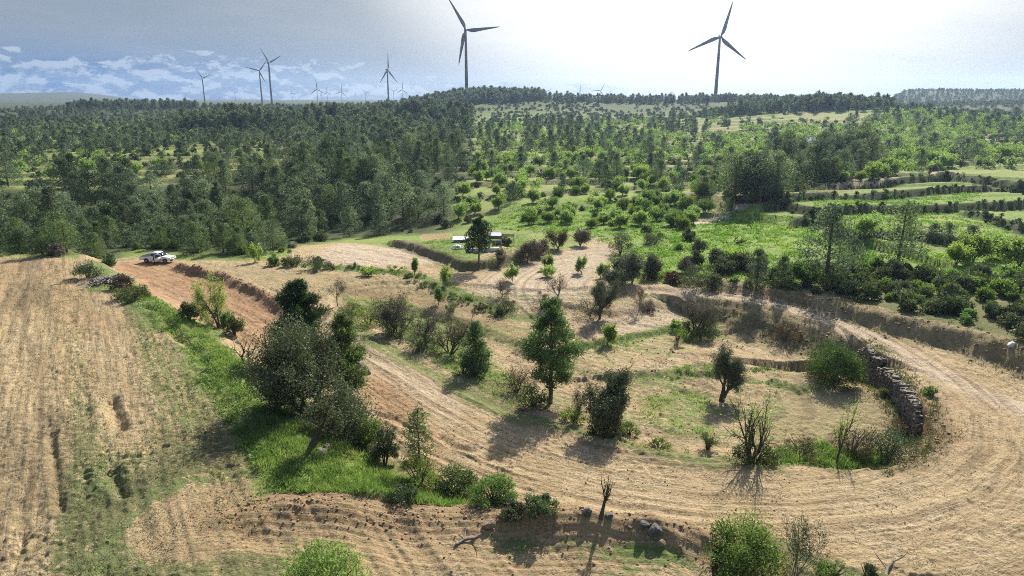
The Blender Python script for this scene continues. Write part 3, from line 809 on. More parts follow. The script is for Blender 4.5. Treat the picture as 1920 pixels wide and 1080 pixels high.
VASE = [((0, 0, 0), (.25, .1, 1), .6), ((.02, .02, 0), (-.35, .15, 1), .55), ((-.01, .02, 0), (.1, -.35, 1), .5)]
MULTI = [((.04, 0, 0), (.45, 0, 1), .6), ((-.05, 0, 0), (-.35, .1, 1), .6), ((0, .04, 0), (0, .3, 1), .55), ((.06, -.03, 0), (.75, -.2, 1), .5), ((-.07, .02, 0), (-.7, -.2, 1), .45), ((.01, -.04, 0), (.12, -.3, 1), .6)]

# the big dark tree on the green bank and its company
hero_tree('oak_tree', 582, 792, 604, 245, 'broad dark evergreen oak on the green bank, the largest near tree', 'oak', 8, .28, .20, .09,
          [((-.03, 0, 0), (-.30, .1, 1), .58), ((.02, 0, 0), (.22, .15, 1), .6), ((-.07, .03, 0), (-.6, .1, .8), .5), ((.05, -.02, 0), (.6, -.1, .8), .5)], levels=3, kids=(7, 6, 5), up=(.0, .05, .08, .05), t0=.22, wob=.22, r0=.2)
hero_tree('leaning_tree', 583, 842, 735, 110, 'thick leaning trunk under sparse grey-green leaves in front of the broad oak', 'oak', 4, .2, .18, .08, [((0, 0, 0), (.65, .3, 1), .8)], r0=.3, wob=.1, t0=.6, kids=(5, 4, 4))
hero_pine(568, 690, 528, 118, 'dense dark pine rising behind the broad oak', 'pine_dark', .25, .12, 60, dens=1.1)
hero_pine(650, 745, 588, 92, 'pale yellow-green young pine just right of the broad oak', 'pine_light', .3, .1, 42)
hero_pine(1032, 757, 558, 118, 'tall open pine with a bare straight trunk above the track', 'pine_mid', .36, .20, 46, L=.36)
hero_pine(787, 893, 760, 66, 'slim thin pale young tree with see-through crown on the bank', 'pine_light', .5, .22, 10, L=.22)
hero_tree('almond_tree', 410, 617, 512, 108, 'yellow-green almond tree with a forked dark trunk beside the red earth', 'yellow', 9, .14, .13, .08, [((0, 0, 0), (-.35, 0, 1), .6), ((.03, 0, 0), (.2, .1, 1), .6)], r0=.13, levels=3, kids=(5, 4, 4), wob=.22, up=(.02, .04, .08), ang=(.9, .9, .9))
hero_tree('bare_tree', 463, 690, 612, 62, 'leafless dark twisted tree left of the broad oak', 'grey', 0, .1, .1, .05, [((0, 0, 0), (-.15, 0, 1), .6), ((.04, 0, 0), (.3, 0, 1), .5)], r0=.11, levels=2, kids=(5, 4), wob=.3)
hero_tree('bare_tree', 1126, 970, 886, 46, 'small leafless pruned tree standing alone beside the lower track', 'grey', 2, .08, .07, .03, [((0, 0, 0), (-.08, 0, 1), .62)], r0=.13, levels=2, kids=(6, 4), t0=.5, wob=.3)
hero_bush(722, 872, 788, 62, 'tall dark leaning shrub on the bank between oak and slim young tree', 'oak', 24, 170, .17, .08)
hero_bush(690, 835, 765, 80, 'loose bright green shrub at the right foot of the broad oak', 'bright', 24, 150, .17, .08)
hero_bush(640, 800, 735, 90, 'grey-green low shrub under the right side of the broad oak', 'scrub', 20, 130, .18, .08)
hero_bush(785, 915, 850, 95, 'feathery mid-green shrub round the foot of the slim young tree', 'bright', 20, 120, .18, .06, tri=True)
hero_bush(858, 930, 872, 105, 'dark rounded shrub, tallest of the clump beside the dirt mound', 'scrub', 34, 190, .18, .08)
hero_bush(925, 940, 894, 110, 'feathery green shrub in the middle of the clump beside the dirt mound', 'bright', 28, 140, .2, .06, tri=True)
hero_bush(1010, 958, 932, 90, 'low brownish-green shrub at the right end of the clump beside the dirt mound', 'scrub', 20, 130, .16, .07)
hero_bush(965, 964, 940, 60, 'small dark shrub pressed against the dirt mound', 'oak', 14, 130, .16, .07)
hero_bush(760, 940, 905, 80, 'low spreading dark weeds bush on the bright green bank', 'scrub', 16, 110, .16, .07)
# foot of the picture
hero_bush(1390, 1075, 970, 165, 'bright dense green shrub at the bottom edge by the red mound', 'bright', 44, 230, .17, .07)
hero_tree('bare_bush', 1492, 1078, 960, 95, 'shrub of upright bare grey stems beside the bright dense green shrub', 'scrub', 4, .08, .09, .04, MULTI, 'bark_grey', 'bush', .6, .05, 2, (5, 4))
hero_bush(610, 1140, 1015, 200, 'yellow-green leafy sprouting shrub cut by the bottom edge', 'fresh', 46, 150, .17, .09, tri=True)
hero_bush(1560, 1085, 1052, 80, 'low grassy green tuft bush by the bottom edge', 'bright', 14, 110, .15, .05, tri=True)
hero_bush(1625, 1090, 1050, 40, 'small dark green tuft bush by the bottom edge', 'scrub', 10, 110, .15, .05, tri=True)
# along the upper side of the track
hero_tree('bare_tree', 633, 575, 520, 55, 'thin leafless pale tree at the head of the shrub row behind the dark pine', 'grey', 3, .12, .12, .05, None, 'bark_grey', levels=3, kids=(5, 4, 4), rs=.7)
hero_tree('almond_tree', 738, 625, 548, 92, 'grey tangled almond tree with dark base, first of the row above the track', 'grey', 7, .16, .15, .07, MULTI, levels=2, kids=(6, 5), rs=.7)
hero_bush(735, 630, 575, 75, 'dark shrub at the foot of the first almond above the track', 'scrub', 20, 150, .17, .08)
hero_tree('almond_tree', 802, 652, 572, 80, 'leafless dark almond tree leaning left, second of the row above the track', 'grey', 5, .15, .13, .06, [((0, 0, 0), (-.35, 0, 1), .7)], levels=3, kids=(6, 5, 4))
hero_tree('almond_tree', 845, 662, 592, 84, 'brown leafless vase-shaped almond tree above the middle of the track', 'brown', 4, .12, .13, .05, MULTI, levels=2, kids=(7, 5), rs=.8)
hero_pine(893, 702, 604, 62, 'small feathery blue-green pine above the middle of the track', 'pine_mid', .3, .06, 20, L=.3)
hero_bush(885, 702, 655, 80, 'rounded dull shrub at the foot of the feathery small pine', 'scrub', 18, 130, .17, .08)
hero_bush(790, 655, 618, 80, 'dark low shrub between the almonds above the track', 'scrub', 18, 130, .17, .08)
hero_bush(690, 610, 570, 70, 'loose light green shrub left of the first almond above the track', 'bright', 16, 120, .18, .08)
hero_bush(655, 590, 560, 60, 'dull brown-green shrub behind the pale young pine', 'scrub', 14, 120, .18, .08)
hero_bush(968, 735, 680, 80, 'brownish shrub left of the tall open pine', 'brown', 20, 130, .15, .05, tri=True)
hero_bush(1000, 762, 720, 70, 'dark shrub at the left foot of the tall open pine', 'scrub', 18, 140, .16, .07)
hero_bush(870, 700, 668, 50, 'small green shrub below the brown vase-shaped almond', 'bright', 14, 110, .16, .07)
hero_bush(1075, 790, 755, 60, 'low green shrub at the right foot of the tall open pine', 'bright', 14, 110, .16, .07)
hero_tree('bare_tree', 1080, 790, 722, 36, 'thin leafless sapling between the tall open pine and the round dark tree', 'grey', 2, .1, .1, .04, None, rs=.5)
hero_tree('olive_tree', 1138, 812, 697, 90, 'round dark olive-green tree with a black shaded base beside the track', 'oak', 16, .2, .17, .07, VASE, levels=3, kids=(5, 5, 4), up=(.02, .04, .06), wob=.25)
hero_bush(1135, 815, 765, 74, 'dense dark shrub round the foot of the round olive-green tree', 'oak', 24, 170, .16, .08)
hero_bush(1178, 815, 790, 44, 'low green shrub to the right of the round olive-green tree', 'bright', 12, 110, .15, .06)
hero_bush(1230, 845, 822, 70, 'low weedy green bush on the inner edge of the track', 'bright', 12, 90, .15, .06, tri=True)
# inside the loop of the track
hero_tree('olive_tree', 1352, 752, 650, 66, 'old olive tree with a thick dark trunk inside the loop', 'olive', 16, .16, .15, .05, [((0, 0, 0), (.0, 0, 1), .5), ((.05, 0, 0), (.55, 0, 1), .42)], levels=3, kids=(5, 5, 4), r0=.24, t0=.5)
hero_tree('almond_tree', 1408, 865, 722, 92, 'many-stemmed dark almond with scattered fresh leaves at the loop edge', 'fresh', 2, .12, .12, .07, MULTI, levels=2, kids=(5, 3), r0=.12, wob=.22)
hero_bush(1412, 870, 822, 95, 'dark shrub round the foot of the many-stemmed almond', 'scrub', 22, 150, .16, .07)
hero_tree('almond_tree', 1568, 868, 742, 62, 'thin crooked almond sapling with few pale leaves at the loop edge', 'fresh', 3, .12, .1, .06, [((0, 0, 0), (-.2, 0, 1), .72), ((0, 0, 0), (.05, 0, 1), .5)], levels=2, kids=(5, 4), r0=.09, wob=.26)
hero_bush(1562, 712, 636, 106, 'dome-shaped green mastic bush beside the dry-stone wall', 'mastic', 60, 330, .15, .08)
hero_bush(1327, 842, 805, 40, 'small dark shrub alone left of the many-stemmed almond', 'scrub', 12, 130, .14, .05, tri=True)
hero_bush(1595, 850, 790, 90, 'grey-brown bramble thicket behind the thin crooked sapling', 'brown', 24, 150, .14, .05, tri=True)
hero_bush(1660, 862, 792, 120, 'dark bramble thicket at the foot of the dry-stone wall end', 'scrub', 32, 170, .15, .06)
hero_bush(1500, 852, 815, 105, 'low dry bramble bush between the two loop edge almonds', 'brown', 20, 120, .14, .04, tri=True)
hero_bush(1700, 812, 770, 60, 'dry brush at the outer end of the dry-stone wall', 'brown', 14, 120, .14, .04, tri=True)
hero_bush(1640, 700, 668, 34, 'small green shrub growing out of the dry-stone wall face', 'scrub', 12, 120, .14, .06)
hero_bush(1472, 638, 600, 66, 'dark dry brush heap on the slope below the upper road', 'brown', 20, 140, .16, .05, tri=True)
hero_tree('bare_tree', 1306, 620, 556, 74, 'leafless round-headed grey almond on a dark bush inside the loop', 'grey', 4, .12, .12, .04, MULTI, levels=3, kids=(4, 4, 3), rs=.7)
hero_bush(1310, 632, 588, 100, 'wide dark green bush under the round-headed grey almond', 'scrub', 26, 160, .17, .08)
hero_bush(1270, 636, 612, 40, 'low green bush left of the round-headed grey almond', 'bright', 10, 110, .16, .07)
hero_tree('olive_tree', 1124, 598, 518, 72, 'tall grey-green olive with a split trunk in the middle of the cleared bowl', 'olive', 10, .17, .16, .05, VASE, levels=3, kids=(5, 4, 4), t0=.35)
hero_bush(1105, 590, 552, 60, 'grey leafy side growth at the foot of the tall grey-green olive', 'olive', 16, 130, .17, .06)
hero_tree('bare_tree', 1198, 583, 534, 42, 'small pale leafless tree right of the tall grey-green olive', 'brown', 4, .1, .11, .04, None, 'bark_grey', levels=3, kids=(5, 4, 3), rs=.6)
hero_bush(1215, 584, 568, 34, 'low dry brush beside the small pale leafless tree', 'brown', 10, 100, .16, .05, tri=True)
hero_tree('bare_tree', 1046, 558, 508, 46, 'leafless grey tree between the fresh green saplings and the tall open pine', 'brown', 4, .12, .12, .04, VASE, 'bark_grey', levels=2, kids=(6, 5), rs=.7)
hero_tree('bare_tree', 942, 555, 520, 48, 'small round leafless grey tree above the olive-coloured bush', 'grey', 5, .13, .13, .05, VASE, 'bark_grey', levels=2, kids=(6, 5), rs=.7)
hero_bush(950, 586, 556, 48, 'dull olive-coloured bush in the middle of the bare bowl', 'scrub', 16, 140, .17, .06)
hero_bush(1016, 578, 540, 34, 'upright brown bush left of the pine crown', 'brown', 14, 140, .16, .05, tri=True)
hero_bush(985, 650, 630, 46, 'heap of dry reddish brush on the bowl slope', 'brown', 12, 120, .16, .04, tri=True)
hero_bush(845, 585, 566, 44, 'small green bush on the strip above the almonds', 'scrub', 10, 120, .17, .07)
hero_tree('bare_tree', 884, 605, 570, 22, 'tiny leafless sapling on the strip right of the almonds', 'grey', 0, .1, .1, .04, None, rs=.5, levels=2)
SAP = [(777, 517, 485, 14, 'thin grey-green sapling, leftmost on the upper terrace', 'bright'), (836, 535, 496, 28, 'round-crowned fresh green sapling above the grass strip', 'fresh'),
       (822, 572, 538, 22, 'thin pale green sapling below the grass strip', 'bright'), (961, 528, 492, 26, 'fresh green sapling with two stems right of the house garden', 'fresh'),
       (1026, 520, 498, 30, 'low bright green sapling bush in the pale soil', 'fresh'), (1030, 505, 478, 24, 'pale green sapling just behind the low bright sapling bush', 'bright'),
       (1090, 512, 478, 22, 'slim green sapling on the pale soil before the olive thicket', 'fresh'), (1126, 520, 494, 28, 'bright lime sapling at the left edge of the olive thicket', 'fresh'),
       (1140, 642, 608, 26, 'lime green sapling on the grassy step inside the bowl', 'fresh'), (1265, 622, 600, 18, 'tiny lime sapling left of the wide dark green bush', 'fresh'),
       (478, 492, 455, 26, 'fresh green sapling at the wood edge right of the white pickup', 'fresh'), (690, 518, 500, 34, 'low yellow-green sapling bush on the left upper terrace', 'fresh'), (940, 500, 465, 24, 'bare young tree with few buds in front of the house garden', 'grey')]
for px, yb, yt, w, lab, mt in SAP:
    hero_tree('sapling', px, yb, yt, w, lab, mt, 7, .11, .2, .10, VASE, 'bark_grey', levels=2, kids=(5, 4), r0=.05)
# round the house and the thicket beside it
_x, _y, _h, _w = size_at(898, 493, 408, 52)
plant('pine_tree', *pine_proto(_h, _w, 15, 260, .42, .12, .30, .30, .25), 'pine_dark', 'bark_pine', _x, _y, 1, .6, 'dark round-headed pine with a reddish trunk in front of the white shed', 'pine')
for px, yb, yt, w, lab, mt in [(1046, 470, 432, 44, 'brown-grey bare round tree at the top of the pale soil', 'brown'), (1088, 462, 428, 34, 'grey bare tree behind the pale soil tongue', 'grey'),
                               (990, 486, 448, 46, 'grey leafless bush tree right of the house garden', 'grey'), (1012, 480, 450, 26, 'small grey bare tree beside the pale soil', 'grey'),
                               (1185, 530, 468, 56, 'grey-leaved olive in the thicket at the bowl top', 'olive'), (1215, 525, 478, 44, 'darker olive at the right of the bowl top thicket', 'olive'), (1163, 520, 480, 40, 'low olive at the left of the bowl top thicket', 'olive'), (1150, 545, 505, 44, 'buff-grey bushy olive at the front of the bowl top thicket', 'olive')]:
    hero_tree('olive_tree' if mt == 'olive' else 'bare_tree', px, yb, yt, w, lab, mt, 12 if mt == 'olive' else 7, .22, .24, .09, VASE, 'bark_grey', levels=2, kids=(7, 6), r0=.12)
for px, yb, yt, w, lab, mt in [(1163, 476, 425, 48, 'dark tall juniper bush at the corner of the pale soil', 'oak'), (1228, 458, 430, 50, 'dark low bush in the bright grass past the pale soil', 'oak'), (950, 462, 440, 20, 'teal-dark shrub beside the pergola', 'oak'),
                               (1310, 538, 492, 100, 'big dark brown-green bush where the upper road begins', 'scrub'), (1335, 540, 508, 34, 'grey-green bush at the right of the big dark bush', 'olive'), (1260, 530, 505, 40, 'dark brown bush at the left of the big dark bush', 'brown'),
                               (590, 506, 478, 60, 'brown-green bush at the edge of the upper terrace', 'scrub'), (548, 500, 465, 40, 'grey-green shrub at the wood edge above the straw field', 'scrub'), (515, 498, 472, 26, 'upright light green shrub at the wood edge', 'bright'),
                               (165, 520, 478, 52, 'green-brown bush at the top end of the left field bank', 'scrub'), (205, 497, 470, 30, 'light bush behind the heap of grey branches', 'scrub'), (250, 560, 530, 70, 'dull olive bush right of the heap of grey branches', 'scrub'), (228, 540, 515, 44, 'brownish bush beside the heap of grey branches', 'brown'),
                               (440, 630, 585, 40, 'dull brown-green bush right of the yellow-green almond', 'scrub'), (428, 615, 580, 30, 'bright yellow-green bush at the foot of the yellow-green almond', 'fresh'), (355, 600, 560, 36, 'thin dull bush left of the yellow-green almond', 'weeds'),
                               (110, 480, 452, 40, 'white-grey leafless bush left of the field top', 'grey')]:
    hero_bush(px, yb, yt, w, lab, mt, 20, 130, .22, .10)
for i, (px, yb, w, h_) in enumerate([(620, 503, 40, 14), (660, 505, 40, 12), (740, 512, 60, 14), (775, 522, 60, 14), (800, 540, 50, 14), (870, 565, 50, 12), (905, 580, 50, 12), (700, 512, 40, 12), (845, 558, 40, 12), (930, 590, 40, 12)]):
    hero_bush(px, yb, yb - h_, w, 'low grassy scrub clump on the green strip across the bowl', ['weeds', 'scrub', 'bright'][i % 3], 12, 90, .2, .07, tri=True, group='scrub clumps on the green strip')
# ------------------------------------------------------------------ woods, orchards and scrub of the valley
def wpoly(pts): return ground(pts)
def scatter(P, sp, jitter=.45, prob=1., seed=0, gap=0., gs=22.):
    """loose grid of points inside a world polygon"""
    x0, y0 = P.min(0); x1, y1 = P.max(0)
    gx, gy = np.meshgrid(np.arange(x0, x1, sp), np.arange(y0, y1, sp))
    gx = gx + (np.arange(gx.shape[0]) % 2)[:, None] * sp * .5
    x = gx.ravel() + R.uniform(-jitter, jitter, gx.size) * sp; y = gy.ravel() + R.uniform(-jitter, jitter, gx.size) * sp
    k = inside(x, y, P) & (R.uniform(size=len(x)) < prob)
    if gap > 0: k &= vnoise(x / gs, y / gs, seed) > gap
    return np.stack([x[k], y[k]], 1)

PIN = []; ALM = []; BUS = []      # rows: x, y, scale, variant, tone
def put(store, pts, lo, hi, variants):
    for x, y in pts: store.append((x, y, R.uniform(lo, hi), variants[R.integers(len(variants))]))

W1 = wpoly([(-260, 484), (0, 484), (125, 482), (255, 474), (335, 478), (450, 486), (520, 478), (548, 458), (640, 446), (760, 440), (835, 432), (850, 415), (838, 380), (880, 330), (895, 240), (700, 232), (600, 240), (560, 270), (540, 300), (430, 330), (300, 345), (150, 350), (-260, 350)])
allp = scatter(W1, 4.9, .42)
u, v = pj(allp[:, 0], allp[:, 1], 0)
nearedge = allp[:, 1] < 140
put(PIN, allp[nearedge & (R.uniform(size=len(allp)) < .95)], .42, .66, [0, 2, 3, 5, 6, 7])
deep = allp[~nearedge]
keep = (R.uniform(size=len(deep)) < np.where(deep[:, 1] < 260, .50, .42)) & (vnoise(deep[:, 0] / 13, deep[:, 1] / 13, 340) > .16) & (R.uniform(size=len(deep)) < .15 + sdist(deep[:, 0], deep[:, 1], W1) / (8 + .13 * deep[:, 1]))
put(PIN, deep[keep], .62, 1.22, [0, 0, 1, 3, 3, 4, 6, 7])
W2 = wpoly([(-300, 345), (150, 345), (300, 340), (430, 325), (540, 295), (560, 265), (600, 238), (500, 226), (300, 222), (0, 232), (-300, 240)])
put(PIN, scatter(W2, 7.5, .5, .8, 301, .44, 26), .45, .85, [0, 2, 3, 4, 5, 6, 7])
put(BUS, scatter(W2, 7.0, .5, .9, 302, .40, 26), .5, 1.2, [0, 1, 1, 2, 4])
put(ALM, scatter(W2, 13, .5, .7, 303, .5, 40), .8, 1.1, [0, 1])
W3 = wpoly([(-300, 240), (0, 230), (300, 220), (500, 224), (640, 230), (800, 235), (800, 205), (500, 200), (0, 205), (-300, 210)])
put(PIN, scatter(W3, 15, .5, .8, 305, .55, 45), .5, .8, [0, 1, 3, 6])
put(BUS, scatter(W3, 13, .5, .8, 306, .35, 45), .9, 1.8, [0, 1, 4])
# the middle slope: open mixture
W4 = wpoly([(850, 430), (845, 385), (885, 330), (900, 240), (1000, 225), (1300, 225), (1320, 300), (1330, 380), (1100, 368), (960, 385)])
put(PIN, scatter(W4, 12, .5, .85, 307, .38, 30), .5, .95, [1, 2, 2, 4, 5, 6, 7])
put(BUS, scatter(W4, 7, .5, .8, 308, .36, 20), .4, 1.0, [0, 1, 1, 2, 2, 4])
put(ALM, scatter(W4, 7.5, .5, .85, 309, .42, 32), .6, 1.0, [0, 1, 2])
W5 = wpoly([(960, 425), (975, 392), (1100, 372), (1290, 378), (1330, 400), (1300, 430), (1200, 430), (1100, 432)])
put(ALM, scatter(W5, 6.2, .3, .85), .5, .85, [0, 1, 2, 2])
put(BUS, scatter(W5, 8, .5, .6, 310, .4, 14), .5, .9, [0, 1, 2])
W6 = wpoly([(1320, 375), (1320, 235), (1450, 225), (1600, 228), (1900, 222), (2150, 225), (2150, 330), (1900, 318), (1780, 318), (1640, 338), (1540, 348), (1470, 372)])
put(ALM, scatter(W6, 7.2, .5, .9, 311, .30, 35), .7, 1.15, [0, 1, 1, 2])
put(BUS, scatter(W6, 8.5, .5, .9, 312, .35, 25), .7, 1.5, [0, 1, 3, 4])
put(PIN, scatter(W6, 20, .5, .9, 313, .45, 50), .6, 1.0, [0, 3, 4, 6])
W7 = wpoly([(1300, 380), (1300, 420), (1240, 460), (1200, 450), (1230, 400)])
put(BUS, scatter(W7, 6, .5, .5), .5, .9, [0, 1, 2])
# dark stands seen from afar
def stand(px, py, rx, ry, sp, lo, hi, vs):
    c = ground([(px, py)])[0]
    t = np.linspace(0, 6.28, 16)[:-1]
    P = np.stack([c[0] + rx * np.cos(t), c[1] + ry * np.sin(t)], 1)
    put(PIN, scatter(P, sp, .4), lo, hi, vs)
stand(1410, 372, 6, 5, 4.5, 1.05, 1.35, [0, 3]); stand(1440, 362, 7, 6, 5, .8, 1.1, [0, 3, 5]); stand(1540, 330, 17, 12, 5, 1.0, 1.45, [0, 3, 6]); stand(1590, 322, 11, 10, 4.8, 1.2, 1.6, [0, 3]); stand(1490, 345, 12, 7, 5, .8, 1.1, [0, 3, 5])
def hillstand(px, Y, rx, ry, sp, lo, hi, vs=(0, 3, 6, 1)):
    cx = hx(px, Y); t = np.linspace(0, 6.28, 20)[:-1]
    P = np.stack([cx + rx * np.cos(t), Y + ry * np.sin(t)], 1)
    q = scatter(P, sp, .5); put(PIN, q + R.normal(size=q.shape) * sp * .4, lo, hi, list(vs))
hillstand(920, 930, 72, 70, 6.5, .9, 1.25); hillstand(850, 900, 70, 55, 8, .8, 1.1); hillstand(1565, 612, 48, 50, 6, .75, 1.05); hillstand(1490, 600, 60, 30, 7.5, .8, 1.1); hillstand(1400, 610, 75, 30, 10, .6, .9)
hillstand(440, 475, 40, 40, 5.6, .95, 1.3); hillstand(640, 530, 36, 34, 6, .95, 1.3); hillstand(815, 560, 30, 36, 5.5, .95, 1.3); hillstand(1300, 890, 110, 26, 7, .65, .9); hillstand(1480, 895, 120, 28, 7, .65, .9); hillstand(1060, 920, 90, 30, 9, .7, 1.)
hillstand(250, 925, 90, 26, 7, .8, 1.1); hillstand(470, 1000, 120, 25, 9, .8, 1.0); hillstand(60, 800, 18, 10, 6, .7, 1.); hillstand(700, 900, 90, 25, 10, .8, 1.0); hillstand(1900, 1010, 260, 90, 12, .45, .75); hillstand(1900, 1560, 420, 40, 10, .45, .7); hillstand(1900, 1400, 430, 95, 12, .5, .85); hillstand(1680, 640, 70, 60, 12, .6, 1.0); hillstand(1850, 700, 120, 90, 14, .6, 1.0)
P = np.stack([R.uniform(-760, 900, 1500), R.uniform(620, 1150, 1500)], 1)
put(PIN, P[vnoise(P[:, 0] / 60, P[:, 1] / 30, 320) > .78], .5, .8, [0, 3, 5])
P = np.stack([R.uniform(-760, 1000, 4200), R.uniform(560, 1150, 4200)], 1)
put(BUS, P[vnoise(P[:, 0] / 50, P[:, 1] / 25, 321) > .5], .6, 1.4, [0, 0, 4])
# scrub behind the upper road, along the terrace walls and on the green field's edge
W8 = wpoly([(1395, 540), (1420, 526), (1500, 512), (1600, 497), (1720, 512), (1840, 516), (2000, 540), (2100, 680), (1960, 650), (1880, 622), (1800, 603), (1700, 583), (1600, 562), (1500, 548)])
s8 = scatter(W8, 2.6, .5, .95)
ux, uy = pj(s8[:, 0], s8[:, 1], 2.5)
rightish = ux > 1540
put(BUS, s8[rightish], .6, 1.2, [0, 0, 0, 3, 1, 2]); put(BUS, s8[~rightish & (R.uniform(size=len(s8)) < .75)], .35, .8, [0, 1, 1, 2])
WU = scatter(W1, 5.0, .5, .55, 341, .35, 11); WU = WU[WU[:, 1] > 135]
put(BUS, WU, .45, 1.0, [0, 3, 3])
P = np.stack([R.uniform(-100, 520, 3600), R.uniform(620, 1000, 3600)], 1)
put(BUS, P[vnoise(P[:, 0] / 40, P[:, 1] / 18, 342) > .30], .7, 1.5, [0, 0, 1])
P = np.stack([R.uniform(-180, 420, 5200), R.uniform(170, 640, 5200)], 1)
u_ = P[:, 1] * .95 - P[:, 0] * .12 + 14 * fbm(P[:, 0] / 90, P[:, 1] / 90, 2, 31); f_ = u_ / 17 - np.floor(u_ / 17)
WM = wpoly([(870, 428), (850, 390), (890, 330), (900, 220), (1300, 215), (1900, 215), (2000, 320), (1640, 336), (1480, 375), (1330, 400), (1100, 372), (960, 390)])
put(BUS, P[((f_ < .12) | (f_ > .93)) & inside(P[:, 0], P[:, 1], WM) & (vnoise(P[:, 0] / 60, P[:, 1] / 40, 77) > .38)], .3, .65, [0, 0, 1, 3])
W9 = wpoly([(1290, 520), (1270, 460), (1330, 480), (1420, 495), (1520, 505), (1640, 498), (1600, 520), (1480, 520), (1400, 530), (1340, 525)])
put(BUS, scatter(W9, 3.6, .5, .75, 330, .3, 8), .5, 1.1, [0, 1, 2, 3, 4])
for P, dz in TER:
    L = 0
    for a, b in zip(P[:-1], P[1:]):
        n = int(np.linalg.norm(b - a) / 1.15)
        for i in range(n):
            if R.uniform() < .8:
                q = a + (b - a) * (i + R.uniform()) / n + R.normal(size=2) * .6
                BUS.append((q[0], q[1], R.uniform(.26, .55), [0, 3, 0][R.integers(3)]))
for px, py in [(1750, 444), (1778, 447), (1820, 450)]: PIN.append((*ground([(px, py)])[0], .42, 5))
for px, py, s in [(1548, 528, 1.05), (1600, 480, .5), (1683, 497, .92)]: PIN.append((*ground([(px, py)])[0], s, 3 if s > .6 else 5))
for px, py, s in [(1418, 545, .62), (1465, 540, .5)]: PIN.append((*ground([(px, py)])[0], s, 4))
for px, py, s in [(1790, 497, .85), (1825, 490, 1.0), (1910, 500, 1.2), (1870, 485, .9), (1480, 530, .8), (1510, 535, .8), (1620, 440, .8), (1635, 432, .8)]: ALM.append((*ground([(px, py)])[0], s, 2 if px < 1600 else 1))
for px, py, s in [(1310, 470, .8), (1345, 500, 1.0), (1380, 505, 1.1), (1420, 515, .9), (1290, 450, .9), (1385, 458, .5), (1300, 500, .9), (1440, 525, .9)]: BUS.append((*ground([(px, py)])[0], s, 3))
WE = wpoly([(-100, 492), (120, 486), (150, 478), (250, 470), (340, 474), (440, 484), (540, 474), (560, 462), (450, 470), (250, 462), (100, 470), (-100, 475)])
put(BUS, scatter(WE, 3.0, .5, .6), .4, .95, [0, 1, 2, 4])

PV = [('broad rounded', dict(h=8.6, w=8.4, n=13, lo=.10, pw=.5, rs=.29)), ('tall conical', dict(h=10.5, w=6.4, n=14, lo=.08, pw=.8, rs=.30)), ('small pointed', dict(h=6.6, w=5.2, n=11, lo=.05, pw=.75, rs=.33)), ('lumpy open', dict(h=9, w=8.6, n=10, lo=.16, pw=.4, rs=.27)),
      ('slender', dict(h=10, w=5.8, n=12, lo=.10, pw=.6, rs=.32)), ('low bushy', dict(h=6, w=6.4, n=11, lo=.05, pw=.4, rs=.30)), ('two-topped', dict(h=9, w=7.8, n=12, lo=.12, pw=.5, rs=.29)), ('ragged', dict(h=9, w=7.2, n=11, lo=.12, pw=.55, rs=.30))]
AV = ['pale green almond', 'yellow-green almond', 'thin half-bare almond']
BV = ['dull green', 'yellowish green', 'light green', 'dark green', 'grey-brown']
BM = ['scrub', 'bright', 'bright', 'oak', 'grey']

def lod_mesh(rows, gen, tones):
    """joins many far plants; gen(variant) gives (V, F, tint) variants made once"""
    lib = {}
    Vs = []; Fs = []; Ts = []; off = 0
    for x, y, s, vv in rows:
        key = (vv, int(R.integers(4)))
        if key not in lib: lib[key] = gen(vv)
        V, Fc, t = lib[key]
        a = R.uniform(0, 6.28); c, sn = math.cos(a), math.sin(a)
        sz = s * R.uniform(.9, 1.15)
        Q = np.stack([(V[:, 0] * c - V[:, 1] * sn) * s + x, (V[:, 0] * sn + V[:, 1] * c) * s + y, V[:, 2] * sz], 1)
        Vs.append(Q); Fs.append(Fc + off); off += len(V)
        Ts.append(np.clip(t + R.uniform(-.25, .25), 0, 1))
    V = np.concatenate(Vs)
    n = np.array([len(q) for q in Vs]); P = np.array([(r[0], r[1]) for r in rows])
    V[:, 2] += np.repeat(H(P[:, 0], P[:, 1], False) - .1, n)
    return V, np.concatenate(Fs), np.concatenate(Ts)

def view_size(rows, h):
    A = np.array([(r[0], r[1], r[2]) for r in rows])
    px, py = pj(A[:, 0], A[:, 1], H(A[:, 0], A[:, 1], False))
    return np.where((px > -40) & (px < 1960) & (py < 1100), A[:, 2] * h / np.hypot(A[:, 0], A[:, 1]), A[:, 2] * h / np.hypot(A[:, 0], A[:, 1]) * .02), px, py

def zone(px, py):
    if py > 452:
        if px < 130: return 'at the far left beyond the bare field'
        if px < 250: return 'in the near clump left of the white pickup'
        if px < 345: return 'right behind the white pickup'
        if px < 560: return 'at the wood edge right of the white pickup'
        if px < 1290: return 'near the house garden'
        if px < 1450: return 'behind the start of the upper road'
        return 'in the thicket above the upper road bank'
    if py > 400:
        if px < 160: return 'in the dark left dip of the wood'
        if px < 340: return 'in the dark dip behind the white pickup'
        if px < 540: return 'in the dark dip before the straw field'
        if px < 860: return 'at the dark wood edge above the pale terrace'
        if px < 1290: return 'on the bright grass above the house'
        if px < 1600: return 'beside the green field under the terraces'
        return 'on the right-hand green terraces'
    if py > 340:
        if px < 250: return 'deep in the left of the wood'
        if px < 560: return 'in the middle of the dark wood'
        if px < 860: return 'on the wood slope above the pale terrace'
        if px < 1340: return 'on the open slope above the house'
        if px < 1500: return 'by the pale track fork'
        return 'on the upper terrace walls'
    if px < 560: return 'on the far left wooded plain'
    if px < 880: return 'on the dark wooded hill'
    if px < 1330: return 'on the far terraced slope'
    if px < 1650: return 'around the lone white farmhouse'
    return 'on the far right slope'

